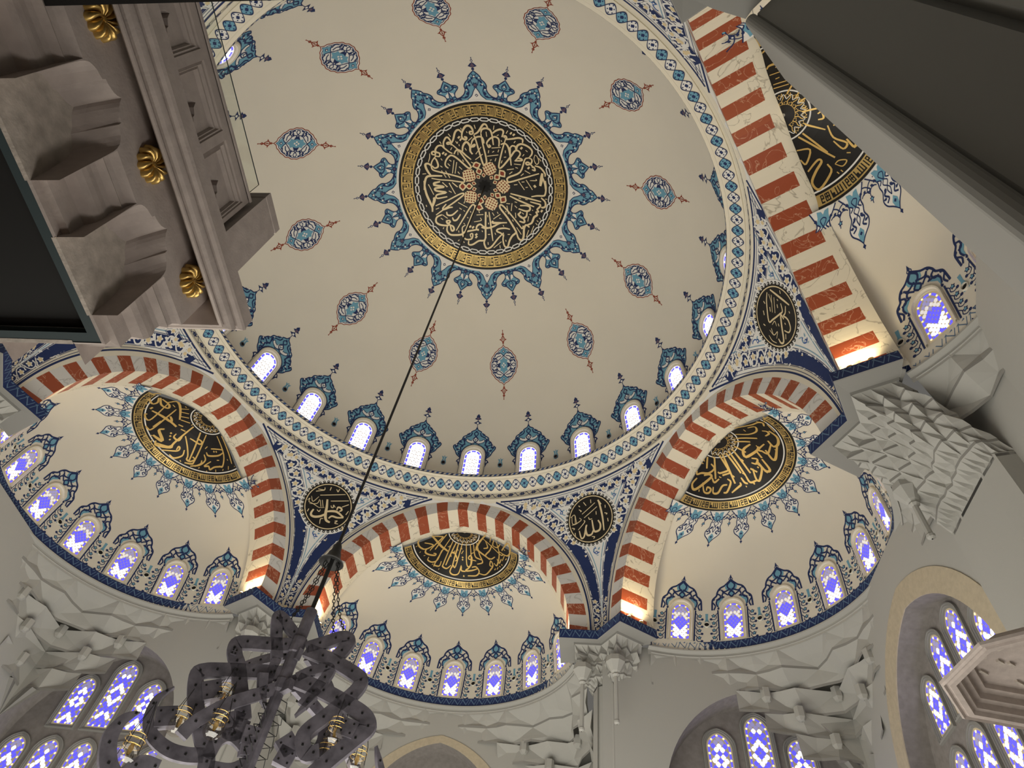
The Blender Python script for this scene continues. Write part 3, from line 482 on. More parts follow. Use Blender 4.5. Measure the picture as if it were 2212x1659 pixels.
for k in range(5):
    a = KN + 2 * PI * k / 5; ca, sa = sin(a), cos(a)
    diamond(d, 1.08 * ca, 1.08 * sa, .23, .17, atan2(ca, -sa), .05)
    diamond(d, .76 * ca, .76 * sa, .19, .15, atan2(sa, ca), .042)
    for q in (-1, 1):
        b = a + q * .26; diamond(d, .54 * sin(b), .54 * cos(b), .12, .09, atan2(cos(b), sin(b)), .042)
    b = a + PI / 5
    cx, cy = .90 * sin(b), .90 * cos(b); th = atan2(cos(b), sin(b))
    d.poly([(cx + x * cos(th) - y * sin(th), cy + x * sin(th) + y * cos(th)) for x, y in ((.3, -.1), (.3, .1), (.2, .28), (-.2, .28), (-.34, .08), (-.34, -.08), (-.2, -.28), (.2, -.28))], RUSTP, .036)
    for i in range(-2, 3):
        for th2 in (th + PI / 4, th - PI / 4):
            o = i * .125; L = .30 - abs(o) * .35
            px_, py_ = cx - o * sin(th2), cy + o * cos(th2)
            d.stroke([(px_ - L * cos(th2), py_ - L * sin(th2)), (px_ + L * cos(th2), py_ + L * sin(th2))], .055, PGOLD, .044)
star(d, 0, 0, .34, .72, DARK, .038, 10)
off_parent(d.build('star_knot'), rd)
# blue sun rays around the roundel
d = Dec(S_polar, 0.25)
def ray_frame(a):
    def q(t, r): return (r * sin(a + t / r), r * cos(a + t / r))
    return q
Lout = [(1.10, 4.24), (1.05, 4.33), (.75, 4.38), (.56, 4.51), (.47, 4.73), (.5, 4.9), (.43, 5.07), (.29, 5.22), (.25, 5.37), (0.0, 5.64)]
Sout = [(.30, 4.30), (.2, 4.47), (.26, 4.66), (.48, 4.87), (.43, 5.0), (.26, 5.05), (.15, 5.17), (0, 5.34)]
class Fr:                                    # a Dec seen through a local frame
    def __init__(s, d, q): s.d = d; s.q = q
    def T(s, P): return [s.q(*p) for p in P]
    def poly(s, P, m, h): s.d.poly(s.T(P), m, h)
    def stroke(s, P, w, m, h, **k): s.d.stroke(s.T(P), w, m, h, **k)
    def disc(s, u, v, r, m, h, n=14): s.poly([(u + r * cos(2 * PI * i / n), v + r * sin(2 * PI * i / n)) for i in range(n)], m, h)
    def leaf(s, u, v, l, w, a, m, h):
        pts = [(0, 0), (0.3 * l, w / 2), (0.7 * l, 0.42 * w), (l, 0.08 * w), (0.75 * l, -0.1 * w), (0.35 * l, -w / 2)]
        s.poly([(u + x * cos(a) - y * sin(a), v + x * sin(a) + y * cos(a)) for x, y in pts], m, h)
def bud(f, v0, v1, h):
    L = v1 - v0
    f.stroke([(0, v0 - .04), (0, v1)], .03, NAVY, h)
    f.disc(0, v0 + .10 * L, .07, NAVY, h, 8)
    for s_ in (1, -1): f.poly([(s_ * .02, v0 + .2 * L), (s_ * .2, v0 + .33 * L), (s_ * .08, v0 + .55 * L), (s_ * .02, v0 + .6 * L)], NAVY, h)
    f.poly([(-.1, v0 + .34 * L), (0, v0 + .2 * L), (.1, v0 + .34 * L), (0, v0 + .6 * L)], PURP, h + .004)
    f.disc(0, v0 + .75 * L, .06, NAVY, h, 8); f.disc(0, v0 + .75 * L, .03, WHITE, h + .004, 8); f.disc(0, v1, .025, NAVY, h, 6)
for k in range(12):
    a = R(30 * k)
    f = Fr(d, ray_frame(a))
    half = crom([(x, y, 0) for x, y in Lout], 3); P = [(p.x, p.y) for p in half]
    full = P + [(-x, y) for x, y in P[::-1][1:]] + [(-1.1, 4.22), (0, 4.22), (1.1, 4.22)]
    f.poly(full, BLUE, H)
    f.stroke([(-x, y) for x, y in P] + P[::-1][1:], .05, NAVY, H * 2, smooth=False)
    f.poly([(-.42, 4.22), (.42, 4.22), (.2, 4.4), (.12, 4.62), (0, 4.80), (-.12, 4.62), (-.2, 4.4)], WHITE, H * 2)
    for s_ in (1, -1):
        f.stroke([(s_ * .42, 4.24), (s_ * .22, 4.4), (s_ * .12, 4.62), (0, 4.82), (-s_ * .14, 5.02), (-s_ * .16, 5.2), (0, 5.35), (s_ * .1, 5.48)], .035, NAVY, H * 3)
        f.stroke([(s_ * .95, 4.28), (s_ * .7, 4.36), (s_ * .5, 4.33), (s_ * .36, 4.45), (s_ * .32, 4.66), (s_ * .38, 4.85), (s_ * .3, 5.05), (s_ * .16, 5.2)], .045, NAVY, H * 3)
        for u, v, l, w, an in ((.42, 4.44, .2, .12, 100), (.36, 4.72, .2, .13, 60), (.2, 4.9, .18, .12, 20), (.3, 5.02, .2, .12, 110), (.08, 5.2, .16, .1, 60), (.55, 4.36, .2, .1, 170), (.82, 4.32, .18, .09, 200)):
            f.leaf(s_ * u, v, l, w * s_, R(an) if s_ > 0 else PI - R(an), NAVY, H * 3)
        f.disc(s_ * .33, 4.98, .045, WHITE, H * 4, 7); f.disc(s_ * .22, 5.3, .04, WHITE, H * 4, 7); f.disc(s_ * .42, 4.72, .04, WHITE, H * 4, 7)
    f.disc(0, 4.42, .08, NAVY, H * 3, 4); f.disc(0, 4.42, .04, WHITE, H * 4, 4)
    star(d, *f.q(0, 4.93), .16, .5, NAVY, H * 4, 6, a); f.disc(0, 4.93, .075, PURP, H * 5, 8)
    f.disc(0, 5.36, .085, NAVY, H * 3, 4); f.disc(0, 5.36, .055, WHITE, H * 4, 4)
    bud(f, 5.66, 6.3, H)
    f = Fr(d, ray_frame(a + R(15)))
    half = crom([(x, y, 0) for x, y in Sout], 3); P = [(p.x, p.y) for p in half]
    f.poly(P + [(-x, y) for x, y in P[::-1][1:]], BLUE, H * 1.5)
    f.stroke([(-x, y) for x, y in P] + P[::-1][1:], .045, NAVY, H * 2.5, smooth=False)
    for s_ in (1, -1):
        f.poly([(s_ * .02, 4.78), (s_ * .08, 4.5), (s_ * .2, 4.55), (s_ * .18, 4.68), (s_ * .08, 4.72)], WHITE, H * 3)
        f.stroke([(s_ * .2, 4.45), (s_ * .06, 4.5), (0, 4.78), (-s_ * .12, 4.98), (0, 5.18)], .035, NAVY, H * 4)
        f.stroke([(s_ * .05, 4.8), (s_ * .2, 4.85), (s_ * .32, 4.93), (s_ * .44, 4.9)], .05, NAVY, H * 3)
        f.leaf(s_ * .2, 4.95, .2, .1 * s_, R(20) if s_ > 0 else PI - R(20), NAVY, H * 3)
        f.disc(s_ * .33, 4.86, .03, WHITE, H * 4, 6)
    f.disc(0, 5.02, .09, NAVY, H * 3, 4); f.disc(0, 5.02, .055, WHITE, H * 4, 4)
    star(d, *f.q(0, 4.36), .15, .55, NAVY, H * 4, 6, a); f.disc(0, 4.36, .05, PURP, H * 5, 8)
    bud(f, 5.38, 6.05, H)
off_parent(d.build('sun_ray_border'), rd)

# cartouches ------------------------------------------------------------------
def cartouche():
    el = R(40.2); d = Dec(S_exp(DC, DR, (0, cos(el), sin(el))), 0.25)
    half = [(0, 1.05), (.09, .93), (.22, .88), (.3, .78), (.43, .68), (.5, .55), (.61, .42), (.62, .27), (.69, .14), (.68, 0)]
    half = [(p.x, p.y) for p in crom([(x, y, 0) for x, y in half], 3)]
    half = half + [(x, -y) for x, y in half[::-1][1:]]
    full = half + [(-x, y) for x, y in half[::-1][1:-1]]
    d.poly(full, WHITE, H); d.stroke(full, .035, RUSTP, H * 2, smooth=False, closed=True)
    inn = [(x * .90, y * .90) for x, y in full]
    d.stroke(inn, .03, NAVY, H * 2, smooth=False, closed=True)
    for s_ in (1, -1):
        d.poly([(0, s_ * .93), (.12, s_ * .8), (.24, s_ * .68), (.1, s_ * .62), (0, s_ * .52), (-.1, s_ * .62), (-.24, s_ * .68), (-.12, s_ * .8)], BLUE, H * 2)
        d.stroke([(.26, s_ * .68), (.1, s_ * .6), (0, s_ * .5), (-.1, s_ * .6), (-.26, s_ * .68)], .035, NAVY, H * 3)
        d.disc(0, s_ * .72, .075, NAVY, H * 3, 4); d.disc(0, s_ * .72, .04, WHITE, H * 4, 4)
    d.poly([(0, .46), (.09, .32), (.2, .28), (.16, .14), (.28, 0), (.16, -.14), (.2, -.28), (.09, -.32), (0, -.46), (-.09, -.32), (-.2, -.28), (-.16, -.14), (-.28, 0), (-.16, .14), (-.2, .28), (-.09, .32)], BLUE, H * 2)
    for s_ in (1, -1):
        for t_ in (1, -1):
            d.poly([(s_ * .16, t_ * .15), (s_ * .36, t_ * .05), (s_ * .3, 0), (s_ * .2, 0)], NAVY, H * 3)
            d.stroke([(0, t_ * .5), (s_ * .16, t_ * .36), (s_ * .34, t_ * .2), (s_ * .36, t_ * .04), (s_ * .5, -t_ * .08), (s_ * .6, -t_ * .02)], .035, NAVY, H * 3)
            d.stroke([(s_ * .12, t_ * .5), (s_ * .3, t_ * .46), (s_ * .38, t_ * .34), (s_ * .3, t_ * .28)], .04, NAVY, H * 3)
            d.stroke([(s_ * .2, t_ * .62), (s_ * .38, t_ * .6), (s_ * .46, t_ * .46)], .05, NAVY, H * 3)
            d.stroke([(s_ * .4, t_ * .2), (s_ * .52, t_ * .26), (s_ * .56, t_ * .14)], .05, NAVY, H * 3)
            d.leaf(s_ * .4, t_ * .42, .16, .1 * s_ * t_, R(-60 * t_) if s_ > 0 else PI + R(60 * t_), NAVY, H * 3)
            d.leaf(s_ * .3, t_ * .16, .18, .1 * s_ * t_, R(40 * t_) if s_ > 0 else PI - R(40 * t_), NAVY, H * 3)
            d.disc(s_ * .5, t_ * .36, .04, NAVY, H * 3, 7)
    for t in range(4):
        d.disc(.07 * cos(t * PI / 2), .09 * sin(t * PI / 2), .045, WHITE, H * 4, 8)
    for s_ in (1, -1):
        d.stroke([(0, s_ * 1.03), (0, s_ * 1.8)], .028, RUSTP, H)
        for v, r in ((1.17, .05), (1.6, .045), (1.82, .028)): d.disc(0, s_ * v, r, RUSTP, H, 8)
        for q in (1, -1):
            d.stroke([(0, s_ * 1.2), (q * .09, s_ * 1.32), (q * .06, s_ * 1.44), (0, s_ * 1.54)], .04, RUSTP, H)
            d.poly([(q * .07, s_ * 1.27), (q * .2, s_ * 1.35), (q * .09, s_ * 1.38)], RUSTP, H)
            d.stroke([(0, s_ * 1.55), (q * .05, s_ * 1.62), (0, s_ * 1.7)], .025, RUSTP, H)
        d.disc(0, s_ * 1.37, .035, RUSTP, H, 8)
    return d.build('cartouche', dome)
ct = cartouche()
for k in range(12):
    o = ct if k == 0 else ct.copy()
    if k: COL.objects.link(o)
    o.rotation_euler = (0, 0, -R(7.5 + 30 * k))

# dome windows ------------------------------------------------------------------
def arch_pts(hw, v0, vs, rise=None, n=14, pw=2.0):
    rise = rise or hw
    return [(-hw, v0)] + [(-hw * cos(PI * i / n), vs + rise * sin(PI * i / n)) for i in range(n + 1)] + [(hw, v0)]
def frame_strip(d, inner, outer, m, prof):
    """moulding between two open outlines; prof = [(t 0..1, h)]"""
    rows = [[d.S(a[0] + (b[0] - a[0]) * t, a[1] + (b[1] - a[1]) * t, h) for a, b in zip(inner, outer)] for t, h in prof]
    d.g.grid(rows, m)
def dome_window():
    S = S_domewin(0.0); d = Dec(S, 0.25)
    inn = arch_pts(.40, .55, 2.27); out = arch_pts(.57, .55, 2.38, .58)
    frame_strip(d, inn, out, IVORY, [(0, .0), (0, .05), (.25, .045), (.45, .10), (.8, .10), (1, .055), (1, 0)])
    fr = d.build('window_frame')
    d = Dec(S, 0.25); d.poly(inn, GWHITE, .012); pane = d.build('pane', fr)
    d = Dec(S, 0.25)
    per = arch_pts(.345, .62, 2.26, .35, n=28)
    # blue dashes round the edge
    L = [0]
    for a, b in zip(per, per[1:]): L.append(L[-1] + hypot(b[0] - a[0], b[1] - a[1]))
    def at(t):
        for i in range(len(per) - 1):
            if L[i + 1] >= t:
                f = (t - L[i]) / max(1e-9, L[i + 1] - L[i]); return (per[i][0] + (per[i + 1][0] - per[i][0]) * f, per[i][1] + (per[i + 1][1] - per[i][1]) * f)
        return per[-1]
    n = int(L[-1] / .25)
    for k in range(n):
        t0 = L[-1] * (k + .12) / n; t1 = L[-1] * (k + .88) / n
        d.stroke([at(t0 + (t1 - t0) * q / 4) for q in range(5)], .085, GBLUE, .02, smooth=False)
    d.build('blue_border', pane)
    d = Dec(S, 0.25)
    for r_ in range(9):
        for c in range(-2, 3):
            u = c * .19 + (.095 if r_ % 2 else 0); v = .7 + r_ * .19
            if abs(u) < .3 and (v < 2.3 or hypot(u, v - 2.26) < .26):
                pts = [(u + .13 * cos(2 * PI * i / 12), v + .13 * sin(2 * PI * i / 12)) for i in range(12)]
                d.stroke(pts, .014, LATT, .018, smooth=False, closed=True)
    d.build('tracery', pane)
    # painted crest
    d = Dec(S, 0.22)
    half = [(0, 3.96), (.06, 3.82), (.2, 3.74), (.34, 3.6), (.44, 3.5), (.6, 3.4), (.65, 3.22), (.75, 3.15), (.84, 2.98), (1.0, 2.86), (.99, 2.73), (.88, 2.56), (.8, 2.38), (.64, 2.23), (.58, 2.12)]
    half = [(p.x, p.y) for p in crom([(x, y, 0) for x, y in half], 3)]
    base = [(.57, 2.12), (.57, 2.38)] + [(.57 * cos(PI / 2 * i / 6), 2.38 + .58 * sin(PI / 2 * i / 6)) for i in range(1, 7)]
    for s_ in (1, -1):
        P = half + base
        d.poly([(s_ * x, y) for x, y in P], BLUE, H)
        d.stroke([(s_ * x, y) for x, y in half], .05, NAVY, H * 2, smooth=False)
        d.stroke([(s_ * (x + .03), y + .02) for x, y in base], .07, NAVY, H * 2, smooth=False)
        d.stroke([(0, 3.72), (s_ * .1, 3.6), (0, 3.45), (-s_ * .12, 3.3), (-s_ * .05, 3.16), (s_ * .1, 3.06), (s_ * .22, 3.02)], .045, NAVY, H * 4)
        d.poly([(s_ * .02, 3.45), (s_ * .14, 3.34), (s_ * .18, 3.2), (s_ * .32, 3.22), (s_ * .4, 3.3), (s_ * .44, 3.2), (s_ * .34, 3.1), (s_ * .2, 3.06), (s_ * .1, 3.02), (s_ * .02, 3.14)], WHITE, H * 2)
        d.stroke([(s_ * .18, 3.2), (s_ * .32, 3.24), (s_ * .4, 3.3), (s_ * .45, 3.2), (s_ * .34, 3.1), (s_ * .14, 3.04)], .03, NAVY, H * 3)
        for P in ([(.2, 3.66), (.24, 3.5), (.38, 3.42), (.52, 3.34), (.56, 3.2), (.48, 3.12)], [(.6, 3.3), (.5, 3.02), (.62, 2.92), (.78, 2.98), (.92, 2.84), (.86, 2.74)],
                  [(.46, 3.0), (.62, 2.86), (.7, 2.7), (.86, 2.66)], [(.66, 2.8), (.64, 2.6), (.78, 2.5)], [(.62, 2.6), (.68, 2.4), (.6, 2.25)]):
            d.stroke([(s_ * x, y) for x, y in P], .055, NAVY, H * 3)
        for u, v, l, w, a in ((.3, 3.58, .16, .1, -20), (.46, 3.42, .16, .1, -60), (.62, 3.08, .18, .1, 10), (.78, 2.9, .16, .1, -50), (.74, 2.62, .16, .1, 30), (.68, 2.36, .14, .1, 60), (.5, 3.16, .14, .1, 80), (.56, 2.8, .16, .1, 60)):
            d.leaf(s_ * u, v, l, w * s_, R(a) if s_ > 0 else PI - R(a), NAVY, H * 3)
        for u, v in ((.3, 3.68), (.52, 3.38), (.88, 2.92), (.72, 2.72), (.8, 2.52)): d.disc(s_ * u, v, .035, WHITE, H * 4, 7)
        d.poly([(s_ * .60, 2.2), (s_ * .72, 2.1), (s_ * .78, 1.98), (s_ * .7, 1.94), (s_ * .63, 1.72), (s_ * .6, 1.9)], NAVY, H * 2)
        d.poly([(s_ * .64, 2.1), (s_ * .7, 2.02), (s_ * .64, 1.94)], WHITE, H * 3)
        d.stroke([(s_ * .60, 1.8), (s_ * .605, .6)], .02, NAVY, H)
    d.poly([(0, 3.88), (.1, 3.7), (0, 3.52), (-.1, 3.7)], BLUE, H * 2)
    d.disc(0, 3.72, .06, NAVY, H * 3, 4); d.disc(0, 3.33, .09, NAVY, H * 4, 4); d.disc(0, 3.33, .06, WHITE, H * 5, 4)
    d.stroke([(0, 3.94), (0, 4.68)], .03, NAVY, H)
    for s_ in (1, -1):
        d.poly([(0, 4.12), (s_ * .2, 4.2), (s_ * .07, 4.27), (0, 4.34)], NAVY, H * 2)
        d.poly([(0, 4.36), (s_ * .17, 4.42), (s_ * .08, 4.5), (s_ * .09, 4.58), (0, 4.7)], NAVY, H * 2)
    d.disc(0, 4.2, .055, WHITE, H * 3, 8); d.disc(0, 4.44, .07, PURP, H * 3, 8)
    d.build('painted_crest', fr)
    return fr
dw = dome_window()
def vent(S, v, u=0.0, tul=True, k=1.0):
    e = empty('wall_vent')
    d = Dec(S, .2)
    if tul:
        d.poly([(u - .10, v - .1), (u, v - .16), (u + .10, v - .1), (u + .12, v + .02), (u + .07, v + .2), (u + .13, v + .36), (u + .05, v + .31), (u, v + .4), (u - .05, v + .31), (u - .13, v + .36), (u - .07, v + .2), (u - .12, v + .02)], BLUE, H)
        d.stroke([(u, v + .02), (u, v + .34)], .02, WHITE, H * 2)
    else:
        d.poly([(u - .09, v - .12), (u + .09, v - .12), (u + .1, v), (u + .04, v + .2), (u + .05, v + .42), (u - .05, v + .42), (u - .04, v + .2), (u - .1, v)], BLUE, H)
    d.build('painted_tulip', e)
    d = Dec(S, .2); r = .075 * k
    ri = [[d.S(u + rr * cos(2 * PI * i / 18), v - .02 + rr * sin(2 * PI * i / 18), h) for i in range(19)] for rr, h in ((r * 1.25, .0), (r * 1.2, .05), (r, .055), (r * .95, .012))]
    d.g.grid(ri, IRON if tul else CREAM); d.disc(u, v - .02, r * .97, DARK, .014, 18)
    d.build('vent_tube', e)
    return e
dv = vent(S_domewin(0.0), 1.84)
for k in range(24):
    o = dw if k == 0 else copy_tree(dw)
    o.name = 'window_%d' % (k + 1); o.rotation_euler = (0, 0, -R(15 * k))
    tag(o, 'lit white window of the main dome, %s clockwise from above the back arch' % ORD[k] if k else 'lit arched white window of the main dome right above the back arch crown', 'window', 'lit windows round the foot of the main dome', 'structure')
    o = dv if k == 0 else copy_tree(dv)
    o.rotation_euler = (0, 0, -R(15 * k + 7.5))
    tag(o, 'black vent in a blue tulip on the main dome, %s clockwise from back arch' % ORD[k], 'vent', 'tulip vents between the main dome windows')
# ------------------------------------------------------------------ arches, pendentives, half domes
BAYS = [0, -60, 60, -120, 120, 180]
WHERE = {0: 'back', -60: 'right back', 60: 'left back', -120: 'right front', 120: 'left front', 180: 'front'}
def arc_pt(e, r, zc, t, s_):              # t = angle from the springing
    return (s_ * (-e + (r + e) * cos(t)), zc + (r + e) * sin(t))
def arch_mesh():
    g = MB()
    tmax = math.acos(AE / (AR + AE)); tb = math.acos(BE / (BR + BE))
    edges = [R(81.1)] + [R(78.9 - 4.4 * k) for k in range(18)] + [0.0]
    D0, D1 = 10.4, 11.49
    for s_ in (1, -1):
        for k in range(len(edges) - 1):
            red = (k % 2 == 0)
            n = 2
            for q in range(n):
                ta = edges[k] + (edges[k + 1] - edges[k]) * q / n; tc = edges[k] + (edges[k + 1] - edges[k]) * (q + 1) / n
                oa, oc = arc_pt(AE, AR, AZ, min(ta, tmax), s_), arc_pt(AE, AR, AZ, min(tc, tmax), s_)
                ba, bc = arc_pt(BE, BR, BZ, min(ta * tb / tmax, tb), s_), arc_pt(BE, BR, BZ, min(tc * tb / tmax, tb), s_)
                g.face([(oa[0], D0, oa[1]), (oc[0], D0, oc[1]), (bc[0], D0, bc[1]), (ba[0], D0, ba[1])][::s_], RED if red else MARBG)
                g.face([(ba[0], D0, ba[1]), (bc[0], D0, bc[1]), (bc[0], D1, bc[1]), (ba[0], D1, ba[1])][::s_], RED if red else MARB)
                g.face([(ba[0], D1, ba[1]), (bc[0], D1, bc[1]), (bc[0], D1 + .28, bc[1]), (ba[0], D1 + .28, ba[1])][::s_], MARB)
        # springing down to the ledge
        g.face([(s_ * AR, D0, AZ), (s_ * AR, D0, 16.95), (s_ * BR, D0, 16.95), (s_ * BR, D0, BZ)][::s_], RED)
        g.face([(s_ * BR, D0, BZ), (s_ * BR, D0, 16.95), (s_ * BR, D1, 16.95), (s_ * BR, D1, BZ)][::s_], RED)
        g.face([(s_ * BR, D1, BZ), (s_ * BR, D1, 16.95), (s_ * BR, D1 + .3, 16.95), (s_ * BR, D1 + .3, BZ)][::s_], MARB)
        # plain spandrel edge between the stripes and the pendentive
        n = 40; rows = [[], [], []]
        for i in range(n + 1):
            t = tmax * i / n; o = arc_pt(AE, AR, AZ, t, s_)
            dx, dz = s_ * cos(t), sin(t)
            k = 0.0
            while k < 1.0 and hypot(o[0] + dx * k, o[1] + dz * k - 17.35) < 6.05 and o[1] + dz * k < 23.5: k += .02
            k = max(k, .02)
            rows[0].append((o[0], D0, o[1])); rows[1].append((o[0] + dx * k * .5, D0 - .005, o[1] + dz * k * .5)); rows[2].append((o[0] + dx * k, D0, o[1] + dz * k))
        g.grid(rows, IVORY)
        g.face([(s_ * AR, D0, AZ), (s_ * AR, D0, 16.95), (s_ * 6.004, D0, 16.95), (s_ * 6.004, D0, AZ + .2), (s_ * (AR + .3), D0, AZ + .2)][::s_], IVORY)
    # wall behind the soffit, round the half dome
    n = 48; rows = [[], []]
    for s_ in (-1, 1):
        for i in range(n + 1):
            t = tb * (i if s_ < 0 else n - i) / n; b = arc_pt(BE, BR, BZ, t, s_)
            zz = min(b[1], 22.85); r, dd = semi_z(zz)
            x = s_ * sqrt(max(0.0, r * r - (D1 + .28 - dd) ** 2))
            if abs(x) < abs(b[0]) + .02: x = b[0] + s_ * .05
            rows[0].append((b[0], D1 + .28, b[1])); rows[1].append((x * 1.012, D1 + .285, zz + .02))
    g.grid(rows, CREAM)
    return g
arch0 = None
for b in BAYS:
    if arch0 is None:
        arch0 = arch_mesh().build('striped_arch'); o = arch0
    else:
        o = arch0.copy(); COL.objects.link(o)
    o.rotation_euler = (0, 0, R(b))
    tag(o, 'red and white striped arch carrying the dome on its %s side' % WHERE[b], 'arch', 'striped arches under the main dome', 'structure')

# half domes
def semi_mesh():
    g = MB(); rows = []
    for i in range(0, 701, 14):
        z, r, dd = _TB[i]; am = math.acos(max(-1, min(1, (11.79 - dd) / r))) if r > .02 else PI / 2
        rows.append([(r * sin(a), dd + r * cos(a), z) for a in [am * (j - 36) / 36 for j in range(73)]])
    g.grid(rows, CREAM); return g
sm = semi_mesh().weld('half_dome', angle=1.2, fix=False)
semis = {}
for b in BAYS[:5]:
    o = sm if b == 0 else sm.copy()
    if b: COL.objects.link(o)
    o.rotation_euler = (0, 0, R(b)); semis[b] = o
    tag(o, 'cream half dome behind the %s arch' % WHERE[b], 'half dome', 'half domes round the main dome', 'structure')

# crescent calligraphy roundels of the half domes
# right to left: the bar, the word of four letters, then the word of two
KH = bars([(.02, .10, .06, .9), (.14, .10, .18, .9), (.24, .10, .28, .9), (.34, .10, .38, .9), (.14, .10, .56, .25), (.44, .10, .56, .55), (.44, .42, .56, .55), (.52, .10, .56, .9), (.44, .10, .47, .55),
           (.62, .10, .80, .24), (.62, .46, .80, .60), (.62, .10, .655, .9), (.70, .30, .735, .9), (.62, .78, .80, .9), (.765, .10, .80, .9), (.84, .10, .96, .24), (.925, .10, .96, .9), (.84, .46, .96, .60), (.84, .46, .875, .9), (.84, .78, .96, .9)])
def semi_roundel(b, key):
    e = empty('calligraphy_roundel', (0, 11.6, 22.0)); inv = Matrix.Translation((0, -11.6, -22.0))
    def P(o): o.parent = e; o.matrix_parent_inverse = inv; return o
    S = S_semiround
    A0, A1 = R(-2), R(182)
    def Rg(d, r0, r1, m, h): d.ring(0, 0, r0, r1, m, h, 90, A0, A1)
    d = Dec(S, .2); Rg(d, .05, 2.54, BLACK, .03); d.g.grid([[S(2.54 * cos(A0 + (A1 - A0) * i / 90), 2.54 * sin(A0 + (A1 - A0) * i / 90), h) for i in range(91)] for h in (0, .03)], BLACK); P(d.build('black_disc'))
    d = Dec(S, .2); Rg(d, 2.21, 2.48, GOLDB, .036)
    for k in range(20):
        a0 = R(-180) + 2 * PI * k / 20
        if abs(a0 + PI / 20) > R(92): continue
        for x0, y0, x1, y1 in KH:
            pts = []
            for x, y in ((x0, y0), (x1, y0), (x1, y1), (x0, y1)):
                a = a0 + (1 - x) * 2 * PI / 20; r = 2.47 - .25 * y; pts.append(S(r * sin(a), r * cos(a), .042))
            d.g.face(pts, BLACK)
    P(d.build('kufic_band'))
    d = Dec(S, .2); Rg(d, 2.11, 2.15, WHITE, .036); Rg(d, .66, .70, WHITE, .036)
    P(d.build('white_ring'))
    d = Dec(S, .1)
    for k in range(8):
        a = R(6 + 22 * k)
        for r, q in ((.54, .07), (.34, .06)): d.flower(r * cos(a), r * sin(a), q, GOLD, BLACK, .036, a)
        d.stroke([(.62 * cos(a + .1), .62 * sin(a + .1)), (.5 * cos(a + .19), .5 * sin(a + .19)), (.4 * cos(a + .1), .4 * sin(a + .1)), (.3 * cos(a + .2), .3 * sin(a + .2))], .022, GOLD, .036)
        d.stroke([(.45 * cos(a), .45 * sin(a)), (.58 * cos(a + .19), .58 * sin(a + .19)), (.45 * cos(a + .38), .45 * sin(a + .38))], .02, WHITE, .04)
    P(d.build('centre_ornament'))
    d = Dec(S, .2); ink(d, key, GOLD, .04, .03, 1.0); P(d.build('lettering'))
    d = Dec(S, .2)
    for k in range(-5, 6):
        a = R(18 * k); q = ray_frame(a); f = Fr(d, q)
        # pendant point
        half = [(.36, 2.56), (.26, 2.72), (.17, 2.88), (.2, 3.04), (.19, 3.2), (.28, 3.38), (.25, 3.54), (.13, 3.66), (.05, 3.75), (0, 3.82)]
        hp = [(p.x, p.y) for p in crom([(x, y, 0) for x, y in half], 3)]
        f.poly(hp + [(-x, y) for x, y in hp[::-1][1:]], WHITE, H)
        f.stroke(hp, .032, NAVY, H * 2, smooth=False); f.stroke([(-x, y) for x, y in hp], .032, NAVY, H * 2, smooth=False)
        f.poly([(0, 2.98), (.1, 2.92), (.18, 2.86), (.15, 2.72), (.16, 2.58), (.05, 2.6), (0, 2.68), (-.05, 2.6), (-.16, 2.58), (-.15, 2.72), (-.18, 2.86), (-.1, 2.92)], BLUE, H * 2)
        f.poly([(0, 3.8), (.07, 3.7), (.09, 3.58), (0, 3.46), (-.09, 3.58), (-.07, 3.7)], BLUE, H * 2)
        f.disc(0, 3.6, .045, NAVY, H * 3, 4)
        for s_ in (1, -1):
            f.stroke([(0, 2.74), (s_ * .08, 2.8), (0, 2.95), (-s_ * .08, 3.05), (0, 3.16), (s_ * .05, 3.26), (0, 3.42)], .024, NAVY, H * 3)
            f.stroke([(s_ * .17, 2.86), (s_ * .08, 2.94), (s_ * .16, 3.02)], .03, NAVY, H * 3)
            f.stroke([(s_ * .1, 3.2), (s_ * .18, 3.3), (s_ * .1, 3.42), (s_ * .2, 3.5)], .04, NAVY, H * 3)
            f.leaf(s_ * .08, 3.16, .14, .08 * s_, R(60) if s_ > 0 else PI - R(60), NAVY, H * 3)
            f.leaf(s_ * .24, 2.74, .13, .08 * s_, R(120) if s_ > 0 else PI - R(120), NAVY, H * 3)
            f.leaf(s_ * .16, 3.4, .12, .07 * s_, R(-20) if s_ > 0 else PI + R(20), NAVY, H * 3)
        f.stroke([(0, 3.82), (0, 3.95)], .025, NAVY, H); f.disc(0, 3.89, .05, NAVY, H, 4)
        f = Fr(d, ray_frame(a + R(9)))
        for s_ in (1, -1):
            f.stroke([(s_ * .34, 2.66), (s_ * .1, 2.7), (0, 2.78), (-s_ * .05, 2.86), (0, 2.94)], .028, NAVY, H)
            f.stroke([(s_ * .24, 2.9), (s_ * .14, 2.84), (0, 2.9)], .025, NAVY, H)
            f.leaf(s_ * .08, 2.78, .14, .07 * s_, R(40) if s_ > 0 else PI - R(40), NAVY, H)
        f.disc(0, 2.84, .055, NAVY, H, 4); f.disc(0, 2.84, .03, WHITE, H * 2, 4)
        f.stroke([(0, 2.94), (0, 3.2)], .022, NAVY, H); star(d, *f.q(0, 3.08), .075, .55, NAVY, H, 5, a); f.disc(0, 3.08, .03, BLUE, H * 2, 6)
    P(d.build('sun_ray_border'))
    e.location = Matrix.Rotation(R(b), 4, 'Z') @ Vector((0, 11.6, 22.0)); e.rotation_euler = (0, 0, R(b))
    tag(e, 'black and gold calligraphy roundel cut off by the %s striped arch' % WHERE[b], 'calligraphy roundel', 'crescent roundels in the half domes')
for b in BAYS[:4]: semi_roundel(b, 'bay%d' % b)

